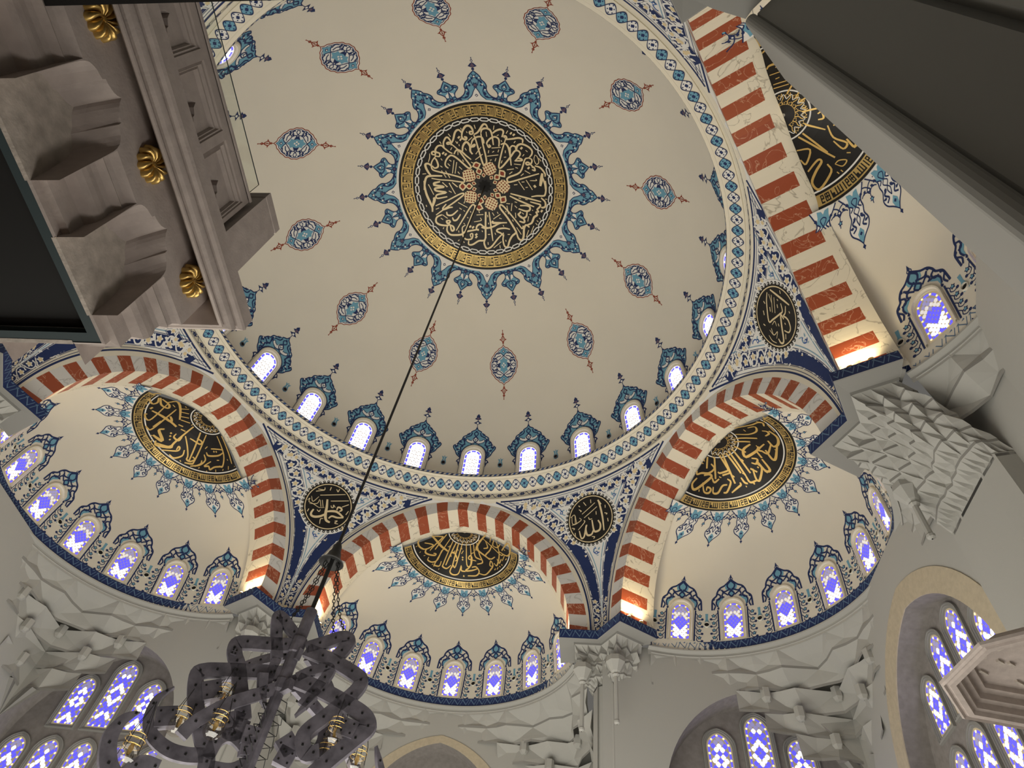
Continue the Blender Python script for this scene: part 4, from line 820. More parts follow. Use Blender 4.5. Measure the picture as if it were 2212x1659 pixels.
# stained glass: a lattice of small panes inside an outline
def inside(poly, x, y):
    c = False; n = len(poly)
    for i in range(n):
        (x1, y1), (x2, y2) = poly[i], poly[i - 1]
        if (y1 > y) != (y2 > y) and x < (x2 - x1) * (y - y1) / (y2 - y1) + x1: c = not c
    return c
def lattice_panes(d, outline, step, ratio, rule, h, jitter=0):
    xs = [p[0] for p in outline]; ys = [p[1] for p in outline]
    ux, uy = step, step * ratio
    r0 = int((max(ys) - min(ys)) / uy) + 2
    for r_ in range(r0):
        v = min(ys) + r_ * uy
        c0 = int((max(xs) - min(xs)) / ux) + 2
        for c in range(-c0, c0 + 1):
            u = c * ux + (ux / 2 if r_ % 2 else 0)
            k = .84
            if not inside(outline, u, v): continue
            P = [(u - ux / 2 * k, v + uy * .1), (u - ux * .22 * k, v + uy * .72 * k), (u, v + uy * .95 * k), (u + ux * .22 * k, v + uy * .72 * k), (u + ux / 2 * k, v + uy * .1), (u + ux * .3 * k, v - uy * .62 * k), (u, v - uy * .9 * k), (u - ux * .3 * k, v - uy * .62 * k)]
            d.g.face([d.S(x, y, h) for x, y in P], rule(u, v))
def along(per, gap, off=0.0):
    L = [0]
    for a, b in zip(per, per[1:]): L.append(L[-1] + hypot(b[0] - a[0], b[1] - a[1]))
    n = max(2, int(round(L[-1] / gap))); out = []
    def at(t):
        for i in range(len(per) - 1):
            if L[i + 1] >= t - 1e-9:
                f = (t - L[i]) / max(1e-9, L[i + 1] - L[i]); return (per[i][0] + (per[i + 1][0] - per[i][0]) * f, per[i][1] + (per[i + 1][1] - per[i][1]) * f)
        return per[-1]
    for k in range(n): out.append((at(L[-1] * (k + .18) / n), at(L[-1] * (k + .5) / n), at(L[-1] * (k + .82) / n), at(L[-1] * (k + 1) / n)))
    return out
def glass_set(S, outer, inner, rule, fr_prof, step, ratio, fmat, name='window_frame', dot=.028):
    d = Dec(S, .25); frame_strip(d, inner, outer, fmat, fr_prof); fr = d.build(name)
    d = Dec(S, .25); d.poly(inner, LATT, .010); pane = d.build('pane', fr)
    cx = 0.0; ys = [p[1] for p in inner]; cy = (min(ys) + max(ys)) / 2; wx = max(p[0] for p in inner); kx = (wx - .075) / wx; ky = ((max(ys) - min(ys)) / 2 - .08) / ((max(ys) - min(ys)) / 2)
    per = [(x * kx, cy + (y - cy) * ky) for x, y in inner]; per2 = [(x * (wx - .14) / wx, cy + (y - cy) * (ky - .06)) for x, y in inner]
    d = Dec(S, .25); lattice_panes(d, per2, step, ratio, rule, .016); d.build('glass_pieces', pane)
    d = Dec(S, .25)
    for a, b_, c, e in along(per + [per[0]], .23):
        d.stroke([a, b_, c], .06, GBLUE, .016, smooth=False); d.disc(e[0], e[1], dot, DOTS, .022, 8)
    d.build('blue_border', pane)
    return fr
def semi_rule(u, v):
    t = abs(u) / .21 + abs(v - 18.02) / .42
    if t < 1: return GBLUE if v < 18.2 else GVIO
    if abs(u) / .08 + abs(v - 17.48) / .1 < 1: return GBLUE
    if v > 18.36: return GVIO
    if v > 18.15: return GDIM
    return GWHITE
def semi_window(ph0):
    S = S_semiwin(ph0)
    out = arch_pts(.44, 17.26, 18.44, .48); inn = arch_pts(.36, 17.30, 18.38, .38)
    fr = glass_set(S, out, inn, semi_rule, [(0, 0), (0, .03), (.3, .035), (.5, .08), (.85, .08), (1, .05), (1, 0)], .135, .62, IVORY)
    d = Dec(S, .2)
    half = [(0, 19.64), (.13, 19.52), (.24, 19.43), (.4, 19.35), (.5, 19.2), (.54, 19.06), (.68, 18.92), (.71, 18.72), (.72, 18.5)]
    half = [(p.x, p.y) for p in crom([(x, y, 0) for x, y in half], 3)]
    for s_ in (1, -1):
        d.stroke([(s_ * x, y) for x, y in half], .062, NAVY, H, smooth=False)
        d.poly([(0, 19.62), (s_ * .1, 19.5), (s_ * .22, 19.42), (s_ * .2, 19.3), (s_ * .08, 19.2), (0, 19.16)], BLUE, H)
        d.poly([(0, 19.2), (s_ * .1, 19.1), (s_ * .06, 19.0), (0, 18.98)], BLUE, H)
        d.stroke([(0, 19.6), (s_ * .13, 19.45), (s_ * .1, 19.32), (0, 19.22), (-s_ * .1, 19.1), (0, 18.98)], .055, NAVY, H * 2)
        d.stroke([(s_ * .02, 19.3), (s_ * .24, 19.2), (s_ * .36, 19.28)], .055, NAVY, H * 2)
        d.stroke([(s_ * .12, 19.05), (s_ * .28, 19.16), (s_ * .34, 19.04), (s_ * .26, 18.98)], .05, NAVY, H * 2)
        d.stroke([(s_ * .52, 19.14), (s_ * .4, 19.06), (s_ * .44, 18.92), (s_ * .56, 18.9)], .055, NAVY, H * 2)
        d.poly([(s_ * .3, 18.95), (s_ * .42, 18.98), (s_ * .54, 18.86), (s_ * .55, 18.7), (s_ * .48, 18.62), (s_ * .46, 18.78)], BLUE, H)
        d.stroke([(s_ * .3, 18.98), (s_ * .46, 18.95), (s_ * .56, 18.8), (s_ * .52, 18.62)], .05, NAVY, H * 2)
        d.stroke([(s_ * .69, 18.8), (s_ * .6, 18.66), (s_ * .66, 18.5)], .05, NAVY, H * 2)
        for u, v, l, w, a in ((.36, 19.32, .16, .08, -30), (.6, 18.96, .16, .08, -50), (.24, 19.12, .14, .07, 40), (.5, 18.5, .14, .08, 90)):
            d.leaf(s_ * u, v, l, w * s_, R(a) if s_ > 0 else PI - R(a), NAVY, H * 2)
        d.stroke([(s_ * .52, 18.5), (s_ * .5, 17.28)], .05, NAVY, H)
        for k in range(4):
            v = 18.28 - .29 * k; u = .68
            star(d, s_ * u, v, .085, .6, NAVY, H, 5, PI / 2); d.disc(s_ * u, v, .04, BLUE, H * 2, 7)
            d.stroke([(s_ * .53, v + .12), (s_ * .6, v + .02), (s_ * .58, v - .08), (s_ * .66, v - .15), (s_ * .76, v - .13)], .026, NAVY, H)
            d.disc(s_ * .77, v - .13, .05, NAVY, H, 6)
    d.stroke([(0, 19.6), (0, 19.72)], .042, NAVY, H)
    for s_ in (1, -1): d.stroke([(0, 19.6), (s_ * .07, 19.66), (0, 19.74)], .025, NAVY, H)
    d.poly([(-.05, 19.7), (.05, 19.7), (0, 19.84)], NAVY, H)
    d.build('painted_crest', fr)
    return fr
SW = []
for k in range(7): SW.append(semi_window(R(20.45 * (k - 3))))
SV = [vent(S_semiwin(R(20.45 * (k - 3.5))), 17.95, 0, False, 1.15) for k in range(8)]
wn = 24
for b in BAYS[:4]:
    for k in range(7):
        wn += 1
        o = SW[k] if b == 0 else copy_tree(SW[k])
        o.name = 'window_%d' % wn; o.rotation_euler = (0, 0, R(b))
        tag(o, 'stained glass window of the %s half dome, %s of seven from left' % (WHERE[b], ORD[k]), 'window', 'stained glass windows of the half domes', 'structure')
    for k in range(8):
        o = SV[k] if b == 0 else copy_tree(SV[k])
        o.rotation_euler = (0, 0, R(b))
        tag(o, 'dark vent low on the %s half dome, %s of eight from left' % (WHERE[b], ORD[k]), 'vent', 'round vents between the half dome windows')

# pendentives ------------------------------------------------------------------
def pend_mesh():
    g = MB(); rows = []
    n = 40
    for i in range(n + 1):
        xx = 2 * i / n - 1; be = R(30) * xx * abs(xx) ** 1.2; ga = R(30) - abs(be)          # azimuth from the nearer arch axis
        r = min(10.4 / cos(ga), 12.01)
        zl = 17.35 + sqrt(max(0, PR * PR - r * r)) if r < 12.0 else 17.1
        zl = min(zl, 23.42)
        rows.append([(sqrt(max(0.01, PR * PR - (z - 17.35) ** 2)) * sin(be), sqrt(max(0.01, PR * PR - (z - 17.35) ** 2)) * cos(be), z) for z in [zl + (23.45 - zl) * j / 24 for j in range(25)]])
    g.grid(rows, WHITE); return g
pm0 = pend_mesh().weld('pendentive', angle=1.2, fix=False)
PENDS = [30, -30, 90, -90, -150, 150]
PW = {30: 'between the back and left back arches', -30: 'between the back and right back arches', 90: 'between the left back and left front arches', -90: 'between the right back and right front arches',
      -150: 'in front of the right front arch', 150: 'in front of the left front arch'}
def S_pol(a, v, h):      # a = azimuth arc on the local +Y axis, v = elevation arc
    return S_pend(a, v, h)
def pend_paint(parent):
    # curves along both neighbouring arches: the arch of the bay turned by +30 / -30 (local frame, pendentive axis = +Y)
    d = Dec(None, .2); MBs = d.g
    for side in (1, -1):
        rot = Matrix.Rotation(R(-30 * side), 3, 'Z')        # bay to the right (+X) has its axis at -30 deg
        def S(s, z, h): return rot @ S_arch(s, z, h)
        d.S = S
        def sm(t): q = max(0, min(1, (t + .02) / .62)); return .50 + .50 * q * q * (3 - 2 * q)
        def at(g, t): x, z = arc_pt(AE, AR + g * sm(t), AZ, t, -side); return (x, z)
        lim = lambda u, v: atan2(abs(S_arch(u, v, 0).x), S_arch(u, v, 0).y) < R(30.3) and v < 23.40 and (hypot(*S_arch(u, v, 0).xy) > 10.385)
        d.clip = lim
        T0 = -.05
        def line(g, w, m, h=H, t0=T0, t1=1.45, n=90):
            P = [at(g, t0 + (t1 - t0) * i / n) for i in range(n + 1)]
            d.stroke(P, w, m, h, smooth=False)
        line(.22, .065, NAVY); line(.33, .02, NAVY); line(.44, .02, NAVY, t0=T0, t1=1.36)
        line(.93, .02, NAVY, t0=.10, t1=1.3); line(1.02, .03, PALEB, t0=.16, t1=1.27)
        # flower band
        n = 110
        for i in range(n):
            t0 = T0 + 1.42 * i / n; t1 = T0 + 1.42 * (i + 1) / n
            Q = [at(.47, t0), at(.47, t1), at(.90, t1), at(.90, t0)]
            if all(lim(*q) for q in Q): d.g.face([d.S(*q, H * 1.2) for q in Q], NAVY)
        nfl = 24
        for k in range(nfl):
            t = .0 + 1.30 * k / (nfl - 1); dt = 1.30 / (nfl - 1); f = sm(t)
            if not lim(*at(.80, t)): continue
            c = at(.685 + (.05 if k % 2 else -.05), t)
            d.flower(c[0], c[1], .145 * (.4 + .6 * f), WHITE, PGOLD, H * 3, t)
            q = -1 if k % 2 else 1
            d.stroke([at(.685 - q * .19, t - dt * .5), at(.685 + q * .02, t - dt * .36), at(.685 + q * .20, t - dt * .1), at(.685 + q * .18, t + dt * .3), at(.685, t + dt * .5)], .055 * f, WHITE, H * 2)
            for f_, g_ in ((.42, -.13), (.5, .12), (.34, .18), (.6, -.02)):
                a_ = at(.685 + q * g_, t + dt * f_); d.leaf(a_[0], a_[1], .19 * f, .10 * f, t + PI / 2 * q + 1.2, WHITE, H * 2)
        d.clip = None
        c = at(.62, .0); d.S = S; d.flower(c[0], c[1], .14, WHITE, PGOLD, H * 3, 0)
    d.clip = None
    # band under the cornice ring
    d.S = S_pol
    lam = lambda z: PR * math.asin((z - 17.35) / PR)
    def okp(u, v):
        p = S_pend(u, v, 0); return arch_g(p, R(30)) > .28 and arch_g(p, R(-30)) > .28
    d.clip = okp
    LT = lam(23.40); aw = PR * R(30)
    for dv, w in ((.0, .07), (-.11, .02), (-.2, .02), (-.62, .02)): d.stroke([(-aw + 2 * aw * i / 80, LT + dv) for i in range(81)], w, NAVY, H, smooth=False)
    d.stroke([(-aw + 2 * aw * i / 80, LT - .41) for i in range(81)], .36, NAVY, H * 1.1, smooth=False)
    nf = 34
    for k in range(nf):
        u = -aw + 2 * aw * (k + .5) / nf; e = 2 * aw / nf; q = -1 if k % 2 else 1
        if not (okp(u, LT - .6) and okp(u, LT - .2)): continue
        d.flower(u, LT - .41 + q * .04, .135, WHITE, PGOLD, H * 3, 0)
        d.stroke([(u - e / 2, LT - .41 - q * .16), (u - e * .3, LT - .41), (u, LT - .41 + q * .17), (u + e * .3, LT - .41 + q * .12), (u + e / 2, LT - .41)], .055, WHITE, H * 2)
        d.leaf(u + e * .4, LT - .41 + q * .1, .2, .1, q * 2, WHITE, H * 2); d.leaf(u + e * .5, LT - .41 - q * .1, .2, .1, -q * 1, WHITE, H * 2)
    # arabesque ground
    def okin(u, v):
        p = S_pend(u, v, 0); 
        def gg(off):
            g_ = arch_g(p, off); t = atan2(p.z - AZ, 5.6); q = max(0, min(1, (t + .02) / .62)); return g_ / (.5 + .5 * q * q * (3 - 2 * q))
        return gg(R(30)) > 1.08 and gg(R(-30)) > 1.08 and v < LT - .68 and v > lam(17.6)
    d.clip = okin
    MC = PR * R(23.0); sc_ = cos(R(23.0))
    rnd = random.Random(5); st = .25
    for i in range(-16, 17):
        for j in range(-20, 20):
            u = (i + (.5 if j % 2 else 0)) * st / sc_; v = MC + j * st * .87
            if not okin(u, v) or hypot(u * sc_, v - MC) < 1.18: continue
            k = (i * 3 + j * 5) % 6; a = PI / 3 * k + (.5 if u > 0 else -.5); m = PALEB if (i + j) % 3 else MIDB
            P = []
            for q in range(7):
                t = q / 6; r = .05 + .15 * t; th = a + (4.4 * (1 - t)) * (1 if u > 0 else -1); P.append((u + r * cos(th) / sc_, v + r * sin(th)))
            d.stroke(P, .042, m, H)
            d.stroke([(u + .1 / sc_ * cos(a + 2.2), v + .1 * sin(a + 2.2)), (u + .24 / sc_ * cos(a + 2.6), v + .24 * sin(a + 2.6))], .038, PALEB, H)
            d.leaf(u + .09 * cos(a), v + .09 * sin(a), .15, .085, a + 1.2, PALEB, H); d.leaf(u - .07 * cos(a), v - .07 * sin(a), .13, .07, a - 1.9, PALEB, H)
    d.clip = okin
    for x, y in [(0, -1.45), (0, -1.95), (0, -2.4), (0, -2.8)] + [(s_ * xx, yy) for s_ in (1, -1) for xx, yy in ((1.25, .62), (1.75, .95), (2.25, 1.15), (2.7, 1.3), (.5, -1.3))] + [(0, 1.32)]:
        u, v = x / sc_, MC + y; r = .2 if abs(x) + abs(y) < 2.2 else .16
        star(d, u, v, r * 1.35, .62, MIDB, H * 2, 4, PI / 4); star(d, u, v, r * 1.2, .7, MIDB, H * 2, 4, 0); d.flower(u, v, r * .62, PALEB, MIDB, H * 3, .3, 6, WHITE)
    d.clip = None
    return d.build('painted_arabesque', parent)
pp0 = pend_paint(pm0)
for b in PENDS:
    if b == 30: o = pm0
    else: o = copy_tree(pm0)
    o.rotation_euler = (0, 0, R(b))
    tag(o, 'pale blue arabesque pendentive %s' % PW[b], 'pendentive', 'painted pendentives under the dome ring', 'structure')

def pend_roundel(b, key, label):
    el = R({30: 22.5, -30: 23.05, -90: 23.5}.get(b, 23.0)); a = R(-b)
    du = 0 if b != -90 else 0
    n0 = Vector((sin(a) * cos(el), cos(a) * cos(el), sin(el)))
    S = S_exp(PC, PR, n0)
    e = empty('calligraphy_roundel'); c = PC + n0 * PR; e.location = c; inv = Matrix.Translation(-c)
    def P(o): o.parent = e; o.matrix_parent_inverse = inv; return o
    d = Dec(S, .3); d.disc(0, 0, 1.19, WHITE, .016, 48); P(d.build('white_ground'))
    d = Dec(S, .3); d.disc(0, 0, 1.04, BLACK, .026, 56)
    for k in range(38):
        t = 2 * PI * k / 38; d.disc(1.085 * cos(t), 1.085 * sin(t), .058, BLACK, .022, 10); d.disc(1.09 * cos(t), 1.09 * sin(t), .022, WHITE, .030, 6)
    P(d.build('black_disc'))
    d = Dec(S, .3); d.ring(0, 0, .945, .985, PGOLD, .032, 72); P(d.build('gold_ring'))
    if key:
        d = Dec(S, .3); ink(d, key, PGOLD, .034, .03, 1.0); P(d.build('lettering'))
    tag(e, label, 'calligraphy roundel', 'round calligraphy medallions on the pendentives')
pend_roundel(30, 'pen30', 'small round black medallion with gold writing between the left back and back arches')
pend_roundel(-30, 'pen-30', 'small round black medallion with gold writing between the back and right back arches')
pend_roundel(-90, 'pen-90', 'small round black medallion with gold writing between the right back and right front arches')
pend_roundel(-150, None, 'small round black medallion at the top edge beyond the right front arch')
pend_roundel(90, None, 'small round black medallion behind the openwork parapet of the stone balcony')
# ------------------------------------------------------------------ springing cornice, muqarnas, walls, niches
WAVE = mat('slate_blue_paint', (0.12, 0.20, 0.32), 0.6)
def zigzag(d, P, m1, m2, v0, v1, step, h):
    """painted wave running along a vertical fascia; P = plan polyline"""
    L = [0]
    for a, b in zip(P, P[1:]): L.append(L[-1] + (Vector(b) - Vector(a)).length)
    def at(t):
        for i in range(len(P) - 1):
            if L[i + 1] >= t - 1e-9:
                f = (t - L[i]) / max(1e-9, L[i + 1] - L[i]); a, b = Vector(P[i]), Vector(P[i + 1]); q = a.lerp(b, f); e = (b - a).normalized(); return q, Vector((e.y, -e.x))
        return Vector(P[-1]), Vector((0, 0))
    n = int(L[-1] / step)
    for k in range(n):
        t0 = L[-1] * k / n; dt = L[-1] / n
        for pts, w in (([(0, .15), (.28, .8), (.5, .5), (.72, .2), (1, .85)], .075),):
            for (x0, y0), (x1, y1) in zip(pts, pts[1:]):
                a, na = at(t0 + dt * x0); b, nb = at(t0 + dt * x1); na = na if na.length else nb; nb = na
                def q(p, nn, y): return (p.x + nn.x * h, p.y + nn.y * h, v0 + (v1 - v0) * y)
                d.g.face([q(a, na, y0 - w), q(b, nb, y1 - w), q(b, nb, y1 + w), q(a, na, y0 + w)], m2)
        a, na = at(t0 + dt * .1); b, nb = at(t0 + dt * .35); c, nc = at(t0 + dt * .55); e, ne = at(t0 + dt * .8); nn = na if na.length else nb
        for p, r_, y0, y1 in ((a, b, .75, .95), (c, e, .8, .98)):
            d.g.face([(p.x + nn.x * h, p.y + nn.y * h, v0 + (v1 - v0) * y0), (r_.x + nn.x * h, r_.y + nn.y * h, v0 + (v1 - v0) * y0), (r_.x + nn.x * h, r_.y + nn.y * h, v0 + (v1 - v0) * y1)], m2)
ZB0, ZB1 = 16.93, 17.25
def fascia(g, P, z0, z1, m): g.grid([[(x, y, z) for x, y in P] for z in (z0, z1)], m)
BANDP = [(5.28 * sin(R(a)), 10.12 + 5.28 * cos(R(a))) for a in [-73 + 146 * i / 72 for i in range(73)]]
def band_mesh():
    g = MB(); fascia(g, BANDP, ZB0, ZB1, NAVY)
    inn = [(5.42 / 5.28 * x, 10.12 + (y - 10.12) * 5.42 / 5.28) for x, y in BANDP]
    g.grid([[(x, y, ZB1) for x, y in BANDP], [(x, y, ZB1) for x, y in inn]], IVORY)
    lo = [((x) * 5.36 / 5.28, 10.12 + (y - 10.12) * 5.36 / 5.28) for x, y in BANDP]
    lo2 = [((x) * 5.22 / 5.28, 10.12 + (y - 10.12) * 5.22 / 5.28) for x, y in BANDP]
    g.grid([[(x, y, z) for x, y in q] for q, z in ((BANDP, ZB0), (lo2, ZB0 - .02), (lo2, ZB0 - .07), (lo, ZB0 - .12), (lo, ZB0 - .30))], PLAST)
    d = Dec(None); zigzag(d, BANDP, NAVY, WAVE, ZB0, ZB1, .34, .006)
    return g, d
g, dz = band_mesh(); bd = g.build('springing_cornice'); dz.g.build('painted_wave', bd)
for b in BAYS[:4]:
    o = bd if b == 0 else copy_tree(bd)
    o.rotation_euler = (0, 0, R(b)); tag(o, 'curved navy cornice edge at the foot of the %s half dome' % WHERE[b], 'cornice', 'curved cornices under the half domes', 'structure')

CAPP = [(12.55, 1.60), (12.45, 1.62), (12.40, 1.90), (11.0, 1.18), (11.62, 0.0), (11.0, -1.18), (12.40, -1.90), (12.45, -1.62), (12.55, -1.60)]
def sub(P, n): 
    out = []
    for a, b in zip(P, P[1:]):
        for k in range(n): out.append((a[0] + (b[0] - a[0]) * k / n, a[1] + (b[1] - a[1]) * k / n))
    out.append(P[-1]); return out
def inset(P, k, c=(12.6, 0)): return [(c[0] + (x - c[0]) * k, c[1] + (y - c[1]) * k) for x, y in P]
def tiers(g, rings, m_face, m_lip, lip=.10, out_c=(0, 10.12), push=.16):
    """stacked zigzag rings -> facetted muqarnas; rings = [(points, z)] with equal point counts"""
    for k in range(len(rings) - 1):
        (A, za), (B, zb) = rings[k], rings[k + 1]
        n = len(A); zm = za + (zb - za) * .55
        for i in range(0, n - 2, 2):
            a0, a1, a2 = [(*A[i + q], za) for q in range(3)]; b0, b1, b2 = [(*B[i + q], zb + lip) for q in range(3)]
            c = Vector(((A[i + 1][0] * .45 + B[i + 1][0] * .55), (A[i + 1][1] * .45 + B[i + 1][1] * .55), zm))
            ax = Vector((A[i + 2][1] - A[i][1], A[i][0] - A[i + 2][0], 0)); ax.normalize()
            if ax.dot(Vector((A[i + 1][0] - out_c[0], A[i + 1][1] - out_c[1], 0))) < 0: ax = -ax
            c += ax * push
            ring_ = [a0, a1, a2, (*[.5 * (A[i + 2][q] + B[i + 2][q]) for q in (0, 1)], .5 * (za + zb)), b2, b1, b0, (*[.5 * (A[i][q] + B[i][q]) for q in (0, 1)], .5 * (za + zb))]
            for q in range(8): g.face([ring_[q], ring_[(q + 1) % 8], c], m_face)
        L = [(*p, zb + lip) for p in B]; L2 = [(*p, zb) for p in B]
        g.grid([L, L2], m_lip)  # darker lip colour stands in for the shade lines between tiers
def shape(P, N):
    L = [0]
    for a, b in zip(P, P[1:]): L.append(L[-1] + hypot(b[0] - a[0], b[1] - a[1]))
    out = []
    for k in range(N):
        t = L[-1] * k / (N - 1)
        for i in range(len(P) - 1):
            if L[i + 1] >= t - 1e-9:
                f = (t - L[i]) / max(1e-9, L[i + 1] - L[i]); out.append((P[i][0] + (P[i + 1][0] - P[i][0]) * f, P[i][1] + (P[i + 1][1] - P[i][1]) * f)); break
    return out
SHA = [(12.75, .75), (12.5, .6), (12.32, .42), (12.18, .28), (12.16, 0), (12.18, -.28), (12.32, -.42), (12.5, -.6), (12.75, -.75)]
SHC = [(13.9, 1.35), (13.75, 1.3), (13.5, 1.23), (13.47, .6), (13.47, 0), (13.47, -.6), (13.5, -1.23), (13.75, -1.3), (13.9, -1.35)]
def pier_cap(target, zs, drops):
    e = empty('pier_capital', (12.3, 0, 17.0)); inv = Matrix.Translation((-12.3, 0, -17.0))
    def P_(o): o.parent = e; o.matrix_parent_inverse = inv; return o
    g = MB(); fascia(g, CAPP, ZB0 - .03, ZB1, NAVY)
    g.face([(x, y, ZB1) for x, y in CAPP], IVORY)
    P_(g.build('navy_fascia'))
    d = Dec(None); zigzag(d, CAPP, NAVY, WAVE, ZB0 - .03, ZB1, .34, -.006); zigzag(d, CAPP, NAVY, WAVE, ZB0 - .03, ZB1, .34, .006); P_(d.g.build('painted_wave'))
    g = MB(); I1 = inset(CAPP, .97); I2 = inset(CAPP, .72); I2 = [(x + .02, y) for x, y in I2]
    g.grid([[(x, y, ZB0 - .03) for x, y in CAPP], [(x, y, ZB0 - .05) for x, y in inset(CAPP, .985)], [(x, y, ZB0 - .02) for x, y in I2], [(x, y, ZB0 - .10) for x, y in inset(CAPP, .70)]], PLASTD)
    P_(g.build('soffit'))
    g = MB(); N = 41
    A = shape(inset(CAPP, .70), N); B = shape(target, N)
    rings = []
    n = len(zs)
    for k, z in enumerate(zs):
        f = k / (n - 1); Q = []
        for i in range(N):
            x = A[i][0] + (B[i][0] - A[i][0]) * f; y = A[i][1] + (B[i][1] - A[i][1]) * f
            w = .16 * (1 - f) if k else 0
            s_ = 1 if (i // 2 + k) % 2 else -1
            c = Vector((x - 13.0, y * .6)); c.normalize()
            if i % 2 == 0: x += c.x * w * s_; y += c.y * w * s_
            Q.append((x, y))
        rings.append((Q, z))
    tiers(g, rings, PLAST, PLASTD, .08, (16.0, 0), -.12)
    P_(g.build('muqarnas'))
    for x, y, z0, z1 in drops:
        g = MB(); g.lathe([(.02, z0 + .3), (.30, z0 + .25), (.34, z0 + .05), (.16, z0 - .25), (.10, z0 - .3), (.13, z0 - .36), (.07, z0 - .42), (.075, z1 + .1), (.10, z1 + .06), (.09, z1), (.02, z1 - .04)], PLAST, 8, (x, y))
        P_(g.build('pendant'))
    return e
capA = pier_cap(SHA, [16.83, 16.5, 16.15, 15.8, 15.5], [(11.75, .62, 15.85, 13.9), (11.75, -.62, 15.85, 13.9)])
capC = pier_cap(SHC, [16.83, 16.4, 16.0, 15.55, 15.1, 14.7, 14.3], [(12.75, .85, 15.25, 13.9)])
def pin(e, b):
    e.rotation_euler = (0, 0, R(b + 90)); e.location = Matrix.Rotation(R(b + 90), 4, 'Z') @ Vector((12.3, 0, 17.0))
for b, src in ((30, capA), (-30, None), (-150, None), (150, None)):
    o = src or copy_tree(capA); pin(o, b)
    tag(o, {30: 'navy-edged capital with hanging plaster pendants left of the back half dome', -30: 'navy-edged capital with hanging plaster pendants right of the back half dome',
            -150: 'grey underside of the navy-edged capital at the top, at the far end of the right front arch', 150: 'navy-edged capital behind the stone balcony, at the far end of the left front arch'}[b], 'pier capital', 'navy-edged pier capitals', 'structure')
for b, src in ((-90, capC), (90, None)):
    o = src or copy_tree(capC); pin(o, b)
    tag(o, {-90: 'navy-edged capital over the big plain pier on the right wall', 90: 'navy-edged capital at the left edge below the stone balcony'}[b], 'pier capital', 'navy-edged pier capitals', 'structure')
# pier shafts
def prism(P, z0, z1, m, name):
    g = MB(); fascia(g, P, z0, z1, m); return g
g = prism([(13.85, .95), (12.9, .8)] + SHA[1:-1] + [(12.9, -.8), (13.85, -.95)], FLOOR, 15.55, PLAST, 'pier'); ps = g.build('wall_pier')
for b in (30, -30, 150):
    o = ps if b == 30 else ps.copy()
    if b != 30: COL.objects.link(o)
    o.rotation_euler = (0, 0, R(b + 90)); tag(o, 'narrow plaster pier strip under the %s capital' % {30: 'left back', -30: 'right back', 150: 'left front'}[b], 'pier', None, 'structure')
g = prism(SHC, FLOOR, 14.4, PLAST, 'pier')
pc = g.build('wall_pier')
# carved relief low on the big pier
rel = MB(); rnd = random.Random(3)
def relief_bar(g, a, b, z0, z1, x=13.47, w=.045):
    d = Vector((0, b - a, z1 - z0)); L = d.length; ang = atan2(z1 - z0, b - a)
    g.box((x - .012, (a + b) / 2, (z0 + z1) / 2), (.018, L / 2 + w * .5, w), PLAST, Matrix.Rotation(ang, 3, 'X'))
for r_ in range(20):
    for c in range(8):
        y = -1.1 + c * .31; z = 11.55 - r_ * .31; 
        if r_ == 0 and c % 3: continue
        if (r_ + c) % 2 == 0:
            relief_bar(rel, y - .12, y + .05, z, z); relief_bar(rel, y + .05, y + .05, z, z - .16); relief_bar(rel, y + .05, y + .17, z - .16, z - .16)
        else:
            relief_bar(rel, y - .1, y - .1, z + .1, z - .1); relief_bar(rel, y - .1, y + .1, z - .1, z - .1); relief_bar(rel, y + .1, y + .1, z - .1, z + .02)
rel.build('carved_relief', pc)
for b in (-90, 90):
    o = pc if b == -90 else copy_tree(pc)
    o.rotation_euler = (0, 0, R(b + 90)); tag(o, 'broad plain plaster pier with carved fretwork lower down, at the %s' % ('right' if b == -90 else 'left'), 'pier', None, 'structure')

